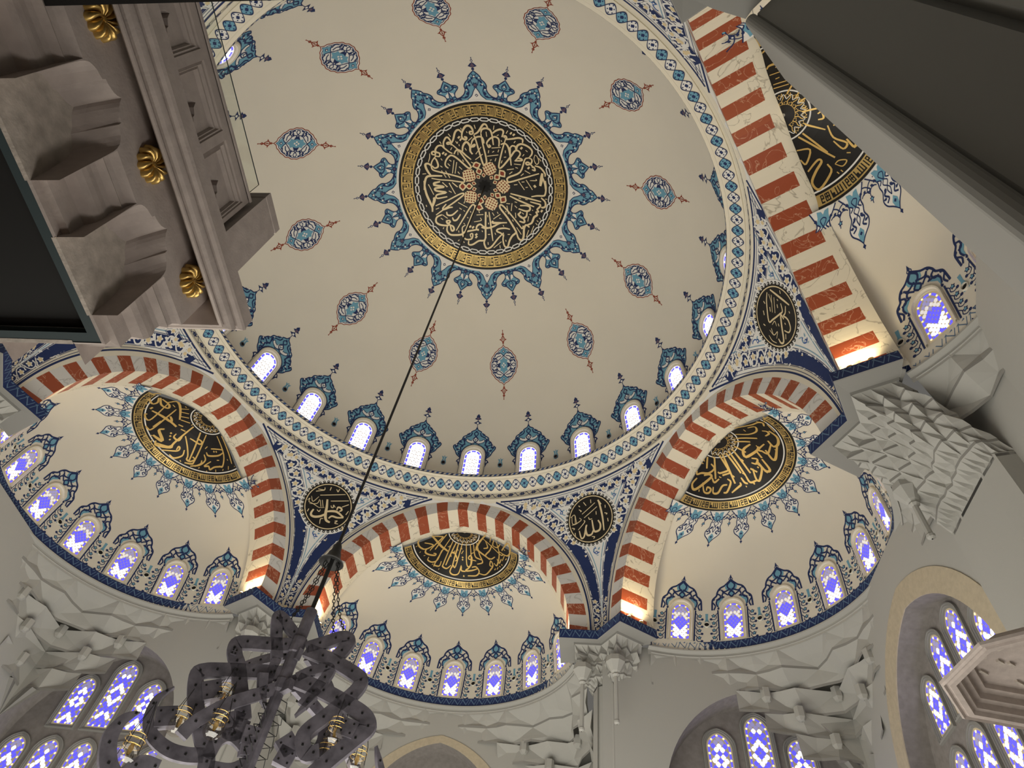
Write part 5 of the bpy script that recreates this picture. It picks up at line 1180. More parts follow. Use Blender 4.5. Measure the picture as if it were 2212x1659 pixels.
# muqarnas under the half domes -----------------------------------------------------------------
def muq(b, walls, ph0, ph1, name, label, corners):
    """walls: function(phi)-> distance from the half dome centre to the wall"""
    g = MB(); r0 = 5.34
    e = []
    def ring_pts(k, N, pa, pb):
        out = []
        for i in range(N):
            a = pa + (pb - pa) * i / (N - 1); rw = walls(a) + .03
            r = min(rw, r0 + (rw - r0) * min(1, .10 + k * .23) + .05 * k) if k < 9 else rw
            gap = rw - r0
            w = min(.22, .05 + gap * .12)
            s_ = (1 if (i // 2 + k) % 2 else -1) if i % 2 == 0 else 0
            r = min(rw + .02, r + w * s_ * (0.5 if gap < .4 else 1)) if k else r0
            out.append((r * sin(a), 10.12 + r * cos(a)))
        return out
    zs = [16.72, 16.15, 15.6]
    N = 2 * int((ph1 - ph0) / R(8.5)) + 1
    tiers(g, [(ring_pts(k, N, ph0, ph1), z) for k, z in enumerate(zs)], PLAST, PLASTD, .09)
    for ca, cw in corners:                      # deeper stacks in the corners
        zs2 = [15.6, 14.95, 14.3, 13.6]
        for k in range(3):
            w0 = cw * (1 - .27 * k); N2 = 2 * max(3, int(2 * w0 / R(9.0))) + 1
            A = ring_pts(k + 2, N2, ca - w0, ca + w0); B = ring_pts(k + 3, N2, ca - w0, ca + w0)
            tiers(g, [(A, zs2[k]), (B, zs2[k + 1])], PLAST, PLASTD, .09)
            # hanging blocks
            for i in range(2, N2 - 2, 4):
                x, y = A[i]; c = Vector((-x, 10.12 - y, 0)).normalized()
                px_, py_ = x + c.x * .08, y + c.y * .08
                g.lathe([(.02, zs2[k] + .12), (.17, zs2[k] + .10), (.17, zs2[k] - .22), (.11, zs2[k] - .32), (.01, zs2[k] - .34)], PLAST, 6, (px_, py_))
        # last spandrel running down into the corner
        A = ring_pts(5, 9, ca - cw * .2, ca + cw * .2)
        rw = walls(ca); tip = (rw * sin(ca), 10.12 + rw * cos(ca), 12.6)
        for i in range(8): g.face([(*A[i], 13.6), (*A[i + 1], 13.6), tip], PLASTD)
    o = g.build(name); o.rotation_euler = (0, 0, R(b)); tag(o, label, 'muqarnas', 'carved muqarnas under the half domes', 'structure')
    return o
def wall_dist(b, planes):
    """planes: list of (nx, ny, d) in main coordinates"""
    rot = Matrix.Rotation(R(b), 2); C0 = rot @ Vector((0, 10.12))
    def f(a):
        dd = rot @ Vector((sin(a), cos(a))); best = 1e9
        for nx, ny, dist in planes:
            den = nx * dd.x + ny * dd.y
            if den > 1e-6:
                t = (dist - nx * C0.x - ny * C0.y) / den
                if 0 < t < best: best = t
        return best
    return f
XW, YW, YB, XB = 13.85, 10.42, 15.5, 5.85
w2 = wall_dist(-60, [(0, 1, YW), (1, 0, XW)]); w3 = wall_dist(60, [(0, 1, YW), (-1, 0, XW)]); w1 = wall_dist(0, [(0, 1, YB), (1, 0, XB), (-1, 0, XB)])
muq(0, w1, R(-72), R(72), 'muqarnas_frieze', 'grey plaster muqarnas under the back half dome, stacked deep in its two corners', [(R(46), R(23)), (R(-46), R(23))])
muq(-60, w2, R(-72), R(72), 'muqarnas_frieze', 'grey plaster muqarnas under the right back half dome, deepest in the room corner', [(R(-16.5), R(27))])
muq(60, w3, R(-72), R(72), 'muqarnas_frieze', 'grey plaster muqarnas under the left back half dome, deepest in the room corner', [(R(16.5), R(27))])
w4 = wall_dist(-120, [(0, -1, 10.4), (1, 0, XW)])
muq(-120, w4, R(-72), R(72), 'muqarnas_frieze', 'grey plaster muqarnas under the right front half dome', [(R(16.4), R(27))])

# walls and niches ------------------------------------------------------------------------------
def lancet(hw, z0, zs, e, n=16):
    """pointed arch outline, open at the foot: (x, z) from left foot to right foot"""
    r = hw; tm = math.acos(e / (r + e)); L = [(-hw, z0)]
    for i in range(n + 1): t = tm * i / n; L.append((-(-e + (r + e) * cos(t)), zs + (r + e) * sin(t)))
    for i in range(n - 1, -1, -1): t = tm * i / n; L.append((-e + (r + e) * cos(t), zs + (r + e) * sin(t)))
    return L + [(hw, z0)]
def wall_with_niches(name, O, ux, n_in, x0, x1, z1, niches, label, wmat=PLAST):
    """O origin, ux along the wall, n_in into the wall (away from the room). niches: (cx, outline, depth, reveal mat, back mat, frame outline or None)"""
    O, ux, n_in = Vector(O), Vector(ux), Vector(n_in)
    def P(x, z, dpt=0.0): return O + ux * x + Vector((0, 0, z)) + n_in * dpt
    g = MB()
    outer = [(x0, FLOOR), (x1, FLOOR), (x1, z1), (x0, z1)]
    if niches:
        # split the wall in vertical strips so that each niche is cut cleanly
        cuts = [x0]
        for cx, ol, *_ in niches: cuts += [cx + ol[0][0], cx + ol[-1][0]]
        cuts.append(x1)
        for i in range(0, len(cuts) - 1, 2):
            if cuts[i + 1] > cuts[i]: g.face([P(cuts[i], FLOOR), P(cuts[i + 1], FLOOR), P(cuts[i + 1], z1), P(cuts[i], z1)], wmat)
        for cx, ol, dpt, rm, bm_, fo in niches:
            up = ol
            for a, b in zip(up[1:-1], up[2:-1]): g.face([P(cx + a[0], a[1]), P(cx + b[0], b[1]), P(cx + b[0], z1), P(cx + a[0], z1)], wmat)
            g.grid([[P(cx + a[0], a[1], dd) for a in ol] for dd in (0, dpt)], rm)
            poly = [P(cx + a[0], a[1], dpt) for a in ol]
            for t in tessellate_polygon([[Vector((a[0], a[1], 0)) for a in ol]]): g.face([poly[q] for q in t], bm_)
            if fo:
                g.grid([[P(cx + a[0], a[1], -.03) for a in fo], [P(cx + a[0], a[1], -.03) for a in ol]], BEIGE)
                g.grid([[P(cx + a[0], a[1], 0) for a in fo], [P(cx + a[0], a[1], -.03) for a in fo]], BEIGE)
                g.grid([[P(cx + a[0], a[1], -.03) for a in ol], [P(cx + a[0], a[1], 0) for a in ol]], BEIGE)
    else: g.face([P(*q) for q in outer], wmat)
    o = g.build(name); tag(o, label, 'wall', None, 'structure'); return o, P
def niche_rule(cz, tall):
    def f(u, v):
        q = (v - cz)
        a = abs(((abs(u) / .20 + q / .42) % 2.0) - 1.0); b_ = abs(((abs(u) / .20 - q / .42) % 2.0) - 1.0)
        if min(a, b_) < .34 and q < tall: return GWHITE
        if q > tall: return GVIO
        return GBLUE
    return f
def lancet_window(P, cx, cz_top, zb, hw, depth, label, n_, rule=None, name_mat=PLASTD):
    zs = cz_top - hw * 1.25
    inn = lancet(hw, zb, zs, hw * .28); top = inn[len(inn) // 2][1]; inn = [(x, z + (cz_top - top) * (1 if z > zb else 0)) for x, z in inn]
    k = (hw + .13) / hw; out = [(x * k, z + (.13 if z > zb + .01 else -.13) * (1 if z <= zb + .01 else (z - zb) / (cz_top - zb))) for x, z in inn]
    def S(u, v, h): return P(cx + u, v, depth - h)
    fr = glass_set(S, out + [out[0]], inn + [inn[0]], rule or niche_rule((cz_top + zb) / 2, (cz_top - zb) * .30), [(0, 0), (0, .03), (.35, .03), (.4, .07), (.7, .06), (.75, .09), (1, .08), (1, 0)], .19, .60, NICHE if name_mat is None else name_mat, dot=.035)
    fr.name = 'window_%d' % n_; tag(fr, label, 'window', 'stained glass lancets in the wall niches', 'structure')
    return fr
WN = [60]
def win(*a, **k): WN[0] += 1; return lancet_window(*a, WN[0], **k)
nic = lancet(3.1, FLOOR, 12.0, .59)
# back walls right and left of the apse
wr, Pr_ = wall_with_niches('wall_back', (0, YW, 0), (1, 0, 0), (0, 1, 0), 6.0, XW + .6, 16.95, [(10.94, nic, 1.0, NICHE, NICHE, None)], 'grey plaster back wall with a pointed niche, right of the apse')
wl, Pl_ = wall_with_niches('wall_back_left', (0, YW, 0), (-1, 0, 0), (0, 1, 0), 6.0, XW + .6, 16.95, [(10.94, nic, 1.0, NICHE, NICHE, None)], 'grey plaster back wall with a pointed niche, left of the apse')
SIDE = ['outer left', 'left', 'middle', 'right', 'outer right']
for P, nm, sg in ((Pr_, 'right', 1), (Pl_, 'left', -1)):
    for q, (dx, zt) in enumerate(((-1.22, 14.68), (0.06, 15.32), (1.30, 14.68))):
        win(P, 10.98 + dx, zt, 12.98, .40, 1.0, 'stained glass lancet in the %s back niche, upper row, %s one' % (nm, (['left', 'tall middle', 'right'] if sg > 0 else ['right', 'tall middle', 'left'])[q]))
    for q in range(5):
        if nm == 'right' and q in (0, 4) and False: continue
        win(P, 10.98 + (q - 2) * 1.2, 12.5, 10.6, .40, 1.0, 'stained glass lancet in the %s back niche, lower row, %s one' % (nm, SIDE[q] if sg > 0 else SIDE[4 - q]))
# apse
nic1 = lancet(2.55, FLOOR, 12.4, .6); fo1 = lancet(3.2, FLOOR, 12.0, .62)
wa, Pa_ = wall_with_niches('wall_apse', (0, YB, 0), (1, 0, 0), (0, 1, 0), -XB - .1, XB + .1, 16.95, [(0, nic1, .7, NICHE, NICHE, fo1)], 'grey plaster apse wall with a beige pointed arch, under the back half dome')
for s_, nm in ((1, 'right'), (-1, 'left')):
    wall_with_niches('wall_apse_%s' % nm, (s_ * XB, 10.6, 0), (0, 1, 0), (s_, 0, 0), 0, YB - 10.6 + .1, 16.95, [], 'plain %s side wall of the apse' % nm)
# side walls
nic2 = lancet(3.0, FLOOR, 11.55, .62); fo2 = lancet(3.65, FLOOR, 11.55, .62)
ws, Ps_ = wall_with_niches('wall_right', (XW, 0, 0), (0, 1, 0), (1, 0, 0), -3.0, YW + .05, 16.95, [(4.95, nic2, .65, NICHE, NICHE, fo2)], 'grey plaster right wall with a beige framed window niche')
wS, PS_ = wall_with_niches('wall_left', (-XW, 0, 0), (0, 1, 0), (-1, 0, 0), -12.0, YW + .05, 16.95, [(4.95, nic2, .65, NICHE, NICHE, fo2)], 'grey plaster left wall with a beige framed window niche')
for P, nm in ((Ps_, 'right'), (PS_, 'left')):
    row = ['nearest', 'second nearest', 'third', 'farthest']
    for q, (y, zt) in enumerate(((3.17, 14.0), (4.31, 14.68), (5.45, 14.68), (6.59, 14.05))):
        win(P, y, zt, 12.72, .36, .65, 'stained glass lancet in the %s side niche, upper row, %s one' % (nm, row[q]))
    for q, y in enumerate((3.17, 4.31, 5.45, 6.59)):
        win(P, y, 12.2, 10.3, .36, .65, 'stained glass lancet in the %s side niche, second row, %s one' % (nm, row[q]))
# wall stub of the bay in front of the right pier
wall_with_niches('wall_right_front', (XW + .02, -2.3, 0), (-.35, -1, 0), (1, -.35, 0), 0, 8.0, 16.95, [], 'plain plaster wall right of the big right pier')
wall_with_niches('wall_front', (0, -16.0, 0), (1, 0, 0), (0, -1, 0), -16, 16, 16.95, [], 'plain front wall behind the photographer')
g = MB(); g.face([(-17, -17, FLOOR), (17, -17, FLOOR), (17, 17, FLOOR), (-17, 17, FLOOR)], CARPET); o = g.build('floor'); tag(o, 'carpeted hall floor', 'floor', kind='structure')

# uplights on the ledges ---------------------------------------------------------------------------
def uplight():
    e = empty('uplight'); g = MB()
    g.lathe([(.0, 0), (.07, 0), (.08, .02), (.075, .09), (.08, .11), (.07, .11)], BRASS, 16); g.build('housing', e)
    g = MB(); g.lathe([(.07, .11), (.06, .14), (.03, .16), (.0, .165)], LAMPW, 16); g.build('lens', e)
    return e
def sub_light(e, power, size=.16):
    l = bpy.data.lights.new('uplight_beam', 'SPOT'); l.energy = power; l.color = (1.0, 0.78, 0.45); l.spot_size = R(120); l.spot_blend = .6; l.shadow_soft_size = size
    o = bpy.data.objects.new('uplight_beam', l); o.parent = e; o.location = (0, 0, .27); o.rotation_euler = (PI, 0, 0); COL.objects.link(o)
up0 = uplight(); first = True
UPN = {0: 'back', -60: 'right back', 60: 'left back', -120: 'right front', 120: 'left front'}
for b in BAYS[:5]:
    for s_ in (-1, 1):
        for q, (dep, s) in enumerate(((10.60, 4.62), (11.10, 4.62))):
            o = up0 if first else copy_tree(up0); first = False
            v = Matrix.Rotation(R(b), 3, 'Z') @ Vector((s_ * s, dep, ZB1)); o.location = v
            tag(o, 'warm uplight, %s lamp at the %s foot of the %s arch' % (('front', 'rear')[q], 'right' if s_ > 0 else 'left', UPN[b]), 'spotlight', 'warm uplights at the arch feet')
for o in [o for o in COL.objects if o.name.startswith('uplight') and o.type == 'EMPTY']: sub_light(o, 70)
# ------------------------------------------------------------------ stone balcony close to the camera, top left
KB_ = 1.9
def BP(x, y, z): return CAM + KB_ * (Vector((x, y, z)) - CAM)
XF, YE = 3.6, -9.604
bal = empty('stone_balcony', BP(XF, -10.2, 4.6)); binv = Matrix.Translation(-bal.location)
def PB(o, p=None):
    o.parent = p or bal
    if p is None: o.matrix_parent_inverse = binv
    return o
tag(bal, 'taupe carved stone balcony with scalloped corbel course and openwork parapet, at upper left', 'balcony')
Z0_ = 4.602
MP = [(3.515, 4.602), (3.522, 4.606), (3.522, 4.628), (3.545, 4.630), (3.545, 4.690), (3.553, 4.698), (3.566, 4.710), (3.572, 4.730), (3.571, 4.752), (3.566, 4.775), (3.568, 4.795),
      (3.578, 4.806), (3.584, 4.812), (3.580, 4.820), (3.583, 4.838), (3.592, 4.852), (3.600, 4.860), (3.600, 5.060)]
CB = [(0, 4.958), (.008, 4.945), (.018, 4.935), (.03, 4.928), (.045, 4.922), (.058, 4.920), (.060, 4.906), (.072, 4.902), (.086, 4.898), (.098, 4.890), (.108, 4.880), (.114, 4.864), (.117, 4.845), (.118, 4.80), (.119, 4.70), (.12, 4.615)]
CA = [(0, 4.856), (.010, 4.842), (.022, 4.832), (.04, 4.823), (.055, 4.817), (.058, 4.806), (.072, 4.801), (.085, 4.796), (.098, 4.786), (.106, 4.768), (.111, 4.740), (.115, 4.70), (.117, 4.66), (.118, 4.63), (.119, 4.618), (.12, 4.612)]
XA = 3.522
def lerp_tab(T, d):
    for (a, za), (b, zb) in zip(T, T[1:]):
        if d <= b: return za + (zb - za) * (d - a) / max(1e-9, b - a)
    return T[-1][1]
NICH = [-9.903 - .394 * k for k in range(0, 7)]
def course(P, t0, t1, nich, capend=True):
    """corbel course along a direction; P(out, t, z)"""
    g = MB(); xs = sorted(nich)
    cur = t0
    prof = MP
    def flat(a, b):
        if b - a > 1e-4: g.grid([[P(x, t, z) for x, z in prof] for t in (a, b)], STONE)
    def wallz(t):     # side faces closing a niche
        g.face([P(XA, t, 4.606)] + [P(x, t, z) for x, z in prof[2:]] + [P(XF, t, 4.61)], STONE)
    for c in xs:
        a, b = c - .12, c + .12
        if b < t0 or a > t1: continue
        flat(cur, a)
        cols = []
        n = 40
        ts = [-x for x, _ in CB[::-1]] + [x for x, _ in CB[1:]]
        for dt in ts:
            za, zb = lerp_tab(CA, abs(dt)), lerp_tab(CB, abs(dt))
            cols.append((c + dt, za, zb))
        g.grid([[P(3.508, t, 4.603), P(XA, t, 4.603), P(XA, t, za)] for t, za, zb in cols], STONEL)
        g.grid([[P(XA + (XF - XA) * q / 4, t, za + (zb - za) * (q / 4) ** .8) for q in range(5)] for t, za, zb in cols], STONE)
        g.grid([[P(XF, t, zb), P(XF, t, 5.06)] for t, za, zb in cols], STONE)
        # the mouldings' sawn ends beside the niche
        for t in (a, b): 
            poly = [P(x, t, z) for x, z in prof[1:-1]] + [P(XF, t, 4.608)]
            g.face(poly, STONE)
        cur = b
    flat(cur, t1)
    return g
g = course(lambda x, t, z: BP(x, t, z), -12.9, YE - .085, NICH)
# the end return: same course turned round the corner
YC = YE - XF                                   # mitre: y = x + YC
def PE(x, t, z): return BP(t, x + YC, z)       # t runs along -X
g.grid([[BP(x, YE - .085, z) for x, z in MP], [BP(x, x + YC, z) for x, z in MP], [BP(3.515, x + YC, z) for x, z in MP]], STONE)
g2 = course(PE, .6, 3.515, [3.301 - .394 * k for k in range(7)])
PB(g.build('corbel_course'));  PB(g2.build('end_corbel_course'))
# cornice over the fascia
CP = [(3.600, 5.062), (3.655, 4.972), (3.662, 4.966), (3.670, 4.968), (3.672, 4.974), (3.667, 4.980), (3.682, 4.976), (3.692, 4.984), (3.697, 4.996), (3.696, 5.006), (3.690, 5.012), (3.703, 5.010), (3.713, 5.018), (3.717, 5.030), (3.714, 5.040), (3.714, 5.094), (3.560, 5.102)]
g = MB(); g.grid([[BP(x, -12.9, z) for x, z in CP], [BP(x, x + YC, z) for x, z in CP], [BP(.6, x + YC, z) for x, z in CP]], STONE)
PB(g.weld('cornice', smooth=True, angle=.5))
# underside: teal frame and dark panel
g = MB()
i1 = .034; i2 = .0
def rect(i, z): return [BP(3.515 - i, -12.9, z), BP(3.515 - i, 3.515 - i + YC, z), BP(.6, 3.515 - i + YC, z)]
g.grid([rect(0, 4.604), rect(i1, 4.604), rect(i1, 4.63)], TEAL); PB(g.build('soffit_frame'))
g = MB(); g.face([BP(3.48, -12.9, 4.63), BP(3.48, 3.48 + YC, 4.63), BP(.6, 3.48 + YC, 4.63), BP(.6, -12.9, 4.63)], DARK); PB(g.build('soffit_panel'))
# parapet panels
PXX = 3.598
def parapet(yc):
    g = MB(); hw = .125; z0, z1 = 5.19, 5.46
    w0, w1 = .0935, 5.405                       # sunk field half width and top
    def P(dx, y, z): return BP(PXX + dx, yc + y, z)
    zc_ = 5.262; zb = 2 * zc_ - w1
    rings = [(.1355, 5.505, 0), (.118, 5.462, 0), (.116, 5.458, -.006), (.108, 5.440, -.002), (.104, 5.430, -.010), (.098, 5.415, -.006), (.0935, 5.405, -.018)]
    rows = [[P(d, -h, 2 * zc_ - t), P(d, h, 2 * zc_ - t), P(d, h, t), P(d, -h, t)] for h, t, d in rings]
    g.grid(rows, STONE, True)
    quat = [(0, .104), (.012, .084), (.026, .078), (.036, .074), (.040, .062), (.052, .058), (.068, .046), (.074, .030), (.078, .012), (.088, .004), (.092, 0)]
    Q = quat + [(a, -b) for a, b in quat[::-1][1:]]; Q = Q + [(-a, b) for a, b in Q[::-1][1:-1]]
    hole = [(a * .95, zc_ + b * .98) for a, b in Q]
    out = [(-.0935, zb), (.0935, zb), (.0935, w1), (-.0935, w1)]
    allp = out + hole
    for t in tessellate_polygon([[Vector((*p, 0)) for p in out], [Vector((*p, 0)) for p in hole]]):
        g.face([P(-.018, *allp[i]) for i in t], STONE)
        g.face([P(-.055, *allp[i]) for i in t][::-1], STONE)
    g.grid([[P(d, *p) for p in hole + hole[:1]] for d in (-.018, -.055)], STONE)
    g.face([P(0, -.1355, 5.505), P(0, .1355, 5.505), P(-.055, .1355, 5.505), P(-.055, -.1355, 5.505)], STONE)
    g.face([P(-.055, -.1355, 2 * zc_ - 5.505), P(-.055, -.0935, zb), P(-.055, -.0935, w1), P(-.055, -.1355, 5.505)], STONE)
    g.face([P(-.055, .1355, 2 * zc_ - 5.505), P(-.055, .0935, zb), P(-.055, .0935, w1), P(-.055, .1355, 5.505)], STONE)
    return g
for k in range(7): PB(parapet(-9.9235 - .271 * k).build('parapet_panel'))
g = MB(); g.grid([[BP(x, y, z) for x, z in ((3.602, 5.503), (3.606, 5.507), (3.606, 5.518), (3.545, 5.520), (3.545, 5.503))] for y in (-12.9, -9.786)], STONE); PB(g.build('parapet_rail'))
# corner post with a hipped cap
g = MB()
cx_, cy_, hw = 3.538, -9.690, .075
def post(hw_, z, ch): 
    o = []
    for sx, sy in ((1, -1), (1, 1), (-1, 1), (-1, -1)):
        o.append(BP(cx_ + sx * hw_, cy_ + sy * hw_, z))
    return o
g.grid([post(.080, 5.19, 0), post(.080, 5.605, 0), post(.077, 5.607, 0), post(.077, 5.617, 0), post(.080, 5.62, 0), post(.080, 5.665, 0), post(.012, 5.725, 0)], STONE, True)
g.face(post(.012, 5.725, 0), STONE); PB(g.build('corner_post'))
# glass screen
g = MB()
g.face([BP(3.55, -12.9, 5.515), BP(3.55, -9.788, 5.515), BP(3.55, -9.788, 5.712), BP(3.55, -12.9, 5.706)], CLEAR)
gl = g.build('glass_screen'); PB(gl); gl['label'] = 'clear glass sheet rising above the stone parapet'
g = MB()
g.tube([BP(3.55, -12.9, 5.706), BP(3.55, -9.788, 5.712), BP(3.55, -9.788, 5.51)], .004, TEAL, 5)
e_ = g.build('glass_edge'); e_.parent = gl; e_.matrix_parent_inverse = binv if False else gl.matrix_world.inverted() if False else Matrix.Identity(4)
# gilt rosettes
def rosette(yc):
    c = BP(XF, yc, 4.978); g = MB(); n = 12; R0 = .112
    rows = []
    for r, h in ((.0, .040), (.10, .038), (.16, .034), (.35, .052), (.6, .062), (.82, .056), (.95, .036), (1.0, 0)):
        row = []
        for i in range(n * 8 + 1):
            a = 2 * PI * i / (n * 8); sw = a + r * .55
            lob = abs(sin(n * a / 2)); k = r * R0 * (1 - .14 * (1 - lob) * r)
            hh = h * (0.35 + .65 * lob ** .6) if r > .12 else h
            row.append(c + Vector((hh, k * cos(sw), k * sin(sw))))
        rows.append(row)
    g.grid(rows, BRASS); return g
for k in range(6):
    o = PB(rosette(-9.707 - .394 * k).weld('gold_rosette', angle=.7)); o['label'] = 'gilt flower rosette on the stone fascia'

# ------------------------------------------------------------------ tall grey pier right beside the camera
def az(a, d, z): return Vector((CAM.x + d * sin(R(a)), CAM.y + d * cos(R(a)), z))
p0 = az(56.45, 2.9, 0); p1 = az(60.2, 2.93, 0); p2 = az(74.9, 3.25, 0); p3 = az(76.9, 3.38, 0); p4 = az(108, 4.3, 0)
u_ = (p2 - p1).normalized(); nrm = Vector((u_.y, -u_.x, 0))
if nrm.dot(CAM - p1) < 0: nrm = -nrm
roll = []
mid = (p0 + p1) / 2; w_ = (p1 - p0)
for i in range(9):
    t = PI * i / 8; roll.append(mid - w_ / 2 * cos(t) + nrm * (sin(t) * w_.length * .38))
back = -nrm
plan = [p0 + back * 1.1 - u_ * .05, p0 + back * .02] + roll + [p1 + back * .03, p1 + u_ * .03, p2, p2 + back * .12, p3 + back * .10, p3 + nrm * .05, p4, p4 + back * 1.5, p0 + back * 1.5]
PZ_ = 15.35
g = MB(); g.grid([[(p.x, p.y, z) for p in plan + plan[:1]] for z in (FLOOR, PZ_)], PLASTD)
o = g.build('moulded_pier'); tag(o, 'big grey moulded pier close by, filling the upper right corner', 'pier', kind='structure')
o2 = MB()
q0 = az(51.6, 1.99, 0); q1 = az(53.9, 2.31, 0); q2 = az(57.7, 2.83, 0)
ab = [q0 + (q0 - q1) * 3, q0, q1, q2, p1 + nrm * .1, p2 + nrm * .1, p4 + nrm * .1, az(125, 2.2, 0), az(80, 1.0, 0)]
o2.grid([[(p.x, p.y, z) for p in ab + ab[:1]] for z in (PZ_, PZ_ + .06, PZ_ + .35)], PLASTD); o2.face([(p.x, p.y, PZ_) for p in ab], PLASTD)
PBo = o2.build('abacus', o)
# dark lintel edge along the very top
zl = 6.4
def yb_at(px_x): return None
g = MB()
fwd = Vector((-0.10387885, 0.58028117, 0.80776417))
def ray(u, v): return (Vector(_r[0]) * ((u - 1106) / 1432.36) + Vector(_r[1]) * ((v - 829.5) / 1432.36) + Vector(_r[2]))
d_ = ray(300, 8); t_l = (zl - CAM.z) / d_.z; yl = CAM.y + d_.y * t_l
g.box((0.0, yl - .3, zl + .15), (8.0, .3, .15), IROND); o = g.build('lintel_beam'); tag(o, 'dark beam edge cutting across the top of the view', 'beam', kind='structure')
# ------------------------------------------------------------------ eight-sided canopy at the lower right
def on_z(u, v, z): d = ray(u, v); t = (z - CAM.z) / d.z; return CAM + d * t
ZC = 8.6
oc = [on_z(u, v, ZC) for u, v in ((2212, 1344), (2114, 1394), (2087, 1443), (2101, 1474))]
cc = on_z(2262, 1475, ZC)
rad = sum((p - cc).length for p in oc[:3]) / 3
a0_ = atan2(oc[1].y - cc.y, oc[1].x - cc.x)
def octo(r, z, k=8): return [(cc.x + r * cos(a0_ + 2 * PI * i / 8), cc.y + r * sin(a0_ + 2 * PI * i / 8), z) for i in range(8)]
can = empty('octagonal_canopy', (cc.x, cc.y, ZC)); cinv = Matrix.Translation(-can.location)
tag(can, 'eight-sided stepped stone canopy seen from below at the lower right edge', 'canopy')
def PCn(o): o.parent = can; o.matrix_parent_inverse = cinv; return o
g = MB(); f = rad
g.grid([octo(f * k, ZC + z) for k, z in ((.90, .10), (.99, .06), (.985, .02), (.96, .0), (.93, .03), (.915, .03), (.90, .0), (.84, .0), (.82, .06), (.78, .07), (.77, .16), (.70, .17), (.69, .26), (.60, .27), (.585, .36), (.56, .36))], STONE, True)
PCn(g.build('stepped_rim'))
g = MB(); g.face(octo(f * .60, ZC + .34)[::-1], STONE)
rnd = random.Random(9)
for i in range(26):
    a = rnd.uniform(0, 2 * PI); r = f * .52 * sqrt(rnd.random()); an = rnd.choice((0, PI / 2, PI / 4))
    g.box((cc.x + r * cos(a), cc.y + r * sin(a), ZC + .325), (.05 + .05 * rnd.random(), .02, .018), STONEL, Matrix.Rotation(an + a0_, 3, 'Z'))
PCn(g.build('carved_soffit'))
g = MB(); g.grid([octo(f * k, z) for k, z in ((.90, ZC + .10), (.55, ZC + .42), (.05, ZC + .46))], STONE, True); PCn(g.build('canopy_roof'))
# ------------------------------------------------------------------ chandelier of cut iron letters
ch = empty('chandelier', (0, 0, 9.0)); hinv = Matrix.Translation((0, 0, -9.0))
tag(ch, 'huge iron chandelier of pierced calligraphic plates hanging on a cable below the dome', 'chandelier')
def PH_(o, p=None):
    o.parent = p or ch; o.matrix_parent_inverse = hinv if p is None else Matrix.Identity(4); return o
g = MB(); g.tube([(0, 0, 34.1), (0, 0, 11.6)], .035, IROND, 8); PH_(g.build('cable'))
g = MB(); g.lathe([(.05, 12.0), (.09, 11.9), (.10, 11.78), (.13, 11.72), (.15, 11.6), (.26, 11.48), (.24, 11.47), (.10, 11.56), (.04, 11.58)], IROND, 20); PH_(g.weld('bell_cap'))
g = MB(); g.tube([(0, 0, 11.55), (0, 0, 10.35)], .045, IROND, 8); PH_(g.build('rod'))
g = MB(); g.lathe([(.04, 10.36), (.11, 10.35), (.11, 9.75), (.14, 9.73), (.14, 9.45), (.11, 9.43), (.11, 8.95), (.13, 8.93), (.13, 8.75), (.10, 8.7), (.10, 7.0)], IRON, 12); PH_(g.build('pole'))
g = MB()
for i in range(26):
    z = 8.6 - i * .06; a = i * 2.1
    g.tube([(.10 * cos(a), .10 * sin(a), z), (.22 * cos(a), .22 * sin(a), z - .05), (.24 * cos(a + .5), .24 * sin(a + .5), z - .18), (.10 * cos(a + .6), .10 * sin(a + .6), z - .24)], .008, IROND, 4)
PH_(g.build('hook_wires'))
def to_plane(u, v, al, off=0.0):
    """image point -> (rho, z) on the vertical plane through the pole at azimuth al (radians from +X)"""
    n = Vector((-sin(al), cos(al), 0)); d = ray(u, v); t = -(n.dot(Vector((CAM.x, CAM.y, 0)) ) - off) / n.dot(d); p = CAM + d * t
    return (p.x * cos(al) + p.y * sin(al), p.z)
def bar(g, P, w, th, al, m=IRON, holes=True, smooth=True, taper=False):
    """flat cut bar of width w and thickness th lying in the plane at azimuth al"""
    ex = Vector((cos(al), sin(al), 0)); ez = Vector((0, 0, 1)); ny = Vector((-sin(al), cos(al), 0))
    Q = [Vector((a, b, 0)) for a, b in P]
    if smooth: Q = crom(Q, 5)
    N = len(Q); L, Rr = [], []
    for i in range(N):
        d = Q[min(i + 1, N - 1)] - Q[max(i - 1, 0)]; d.normalize(); nn = Vector((-d.y, d.x, 0))
        k = w / 2
        if taper: k *= max(.12, 1 - (i / (N - 1)) ** 2 * .95)
        L.append(Q[i] - nn * k); Rr.append(Q[i] + nn * k)
    def W_(q, s_): return ex * q.x + ez * q.y + ny * (s_ * th / 2)
    rows = [[W_(a, 1), W_(b, 1), W_(b, -1), W_(a, -1)] for a, b in zip(L, Rr)]
    g.grid(rows, m, True); g.face(rows[0][::-1], m); g.face(rows[-1], m)
    if holes:
        acc = 0
        for i in range(1, N - 1):
            acc += (Q[i] - Q[i - 1]).length
            if acc > .24:
                acc = 0
                for s_ in (1, -1):
                    c = W_(Q[i], s_) + ny * (s_ * .002); g.box(c, (.016, .016, .016), DARK, Matrix.Rotation(al, 3, 'Z'))
def plate(name, al, bars_, th=.10):
    g = MB()
    for w, P, kw in bars_: bar(g, [to_plane(u, v, al) for u, v in P], w, th, al, **kw)
    return PH_(g.build(name))
T_ = dict(taper=True)
AL, AR_ = R(205), R(5)
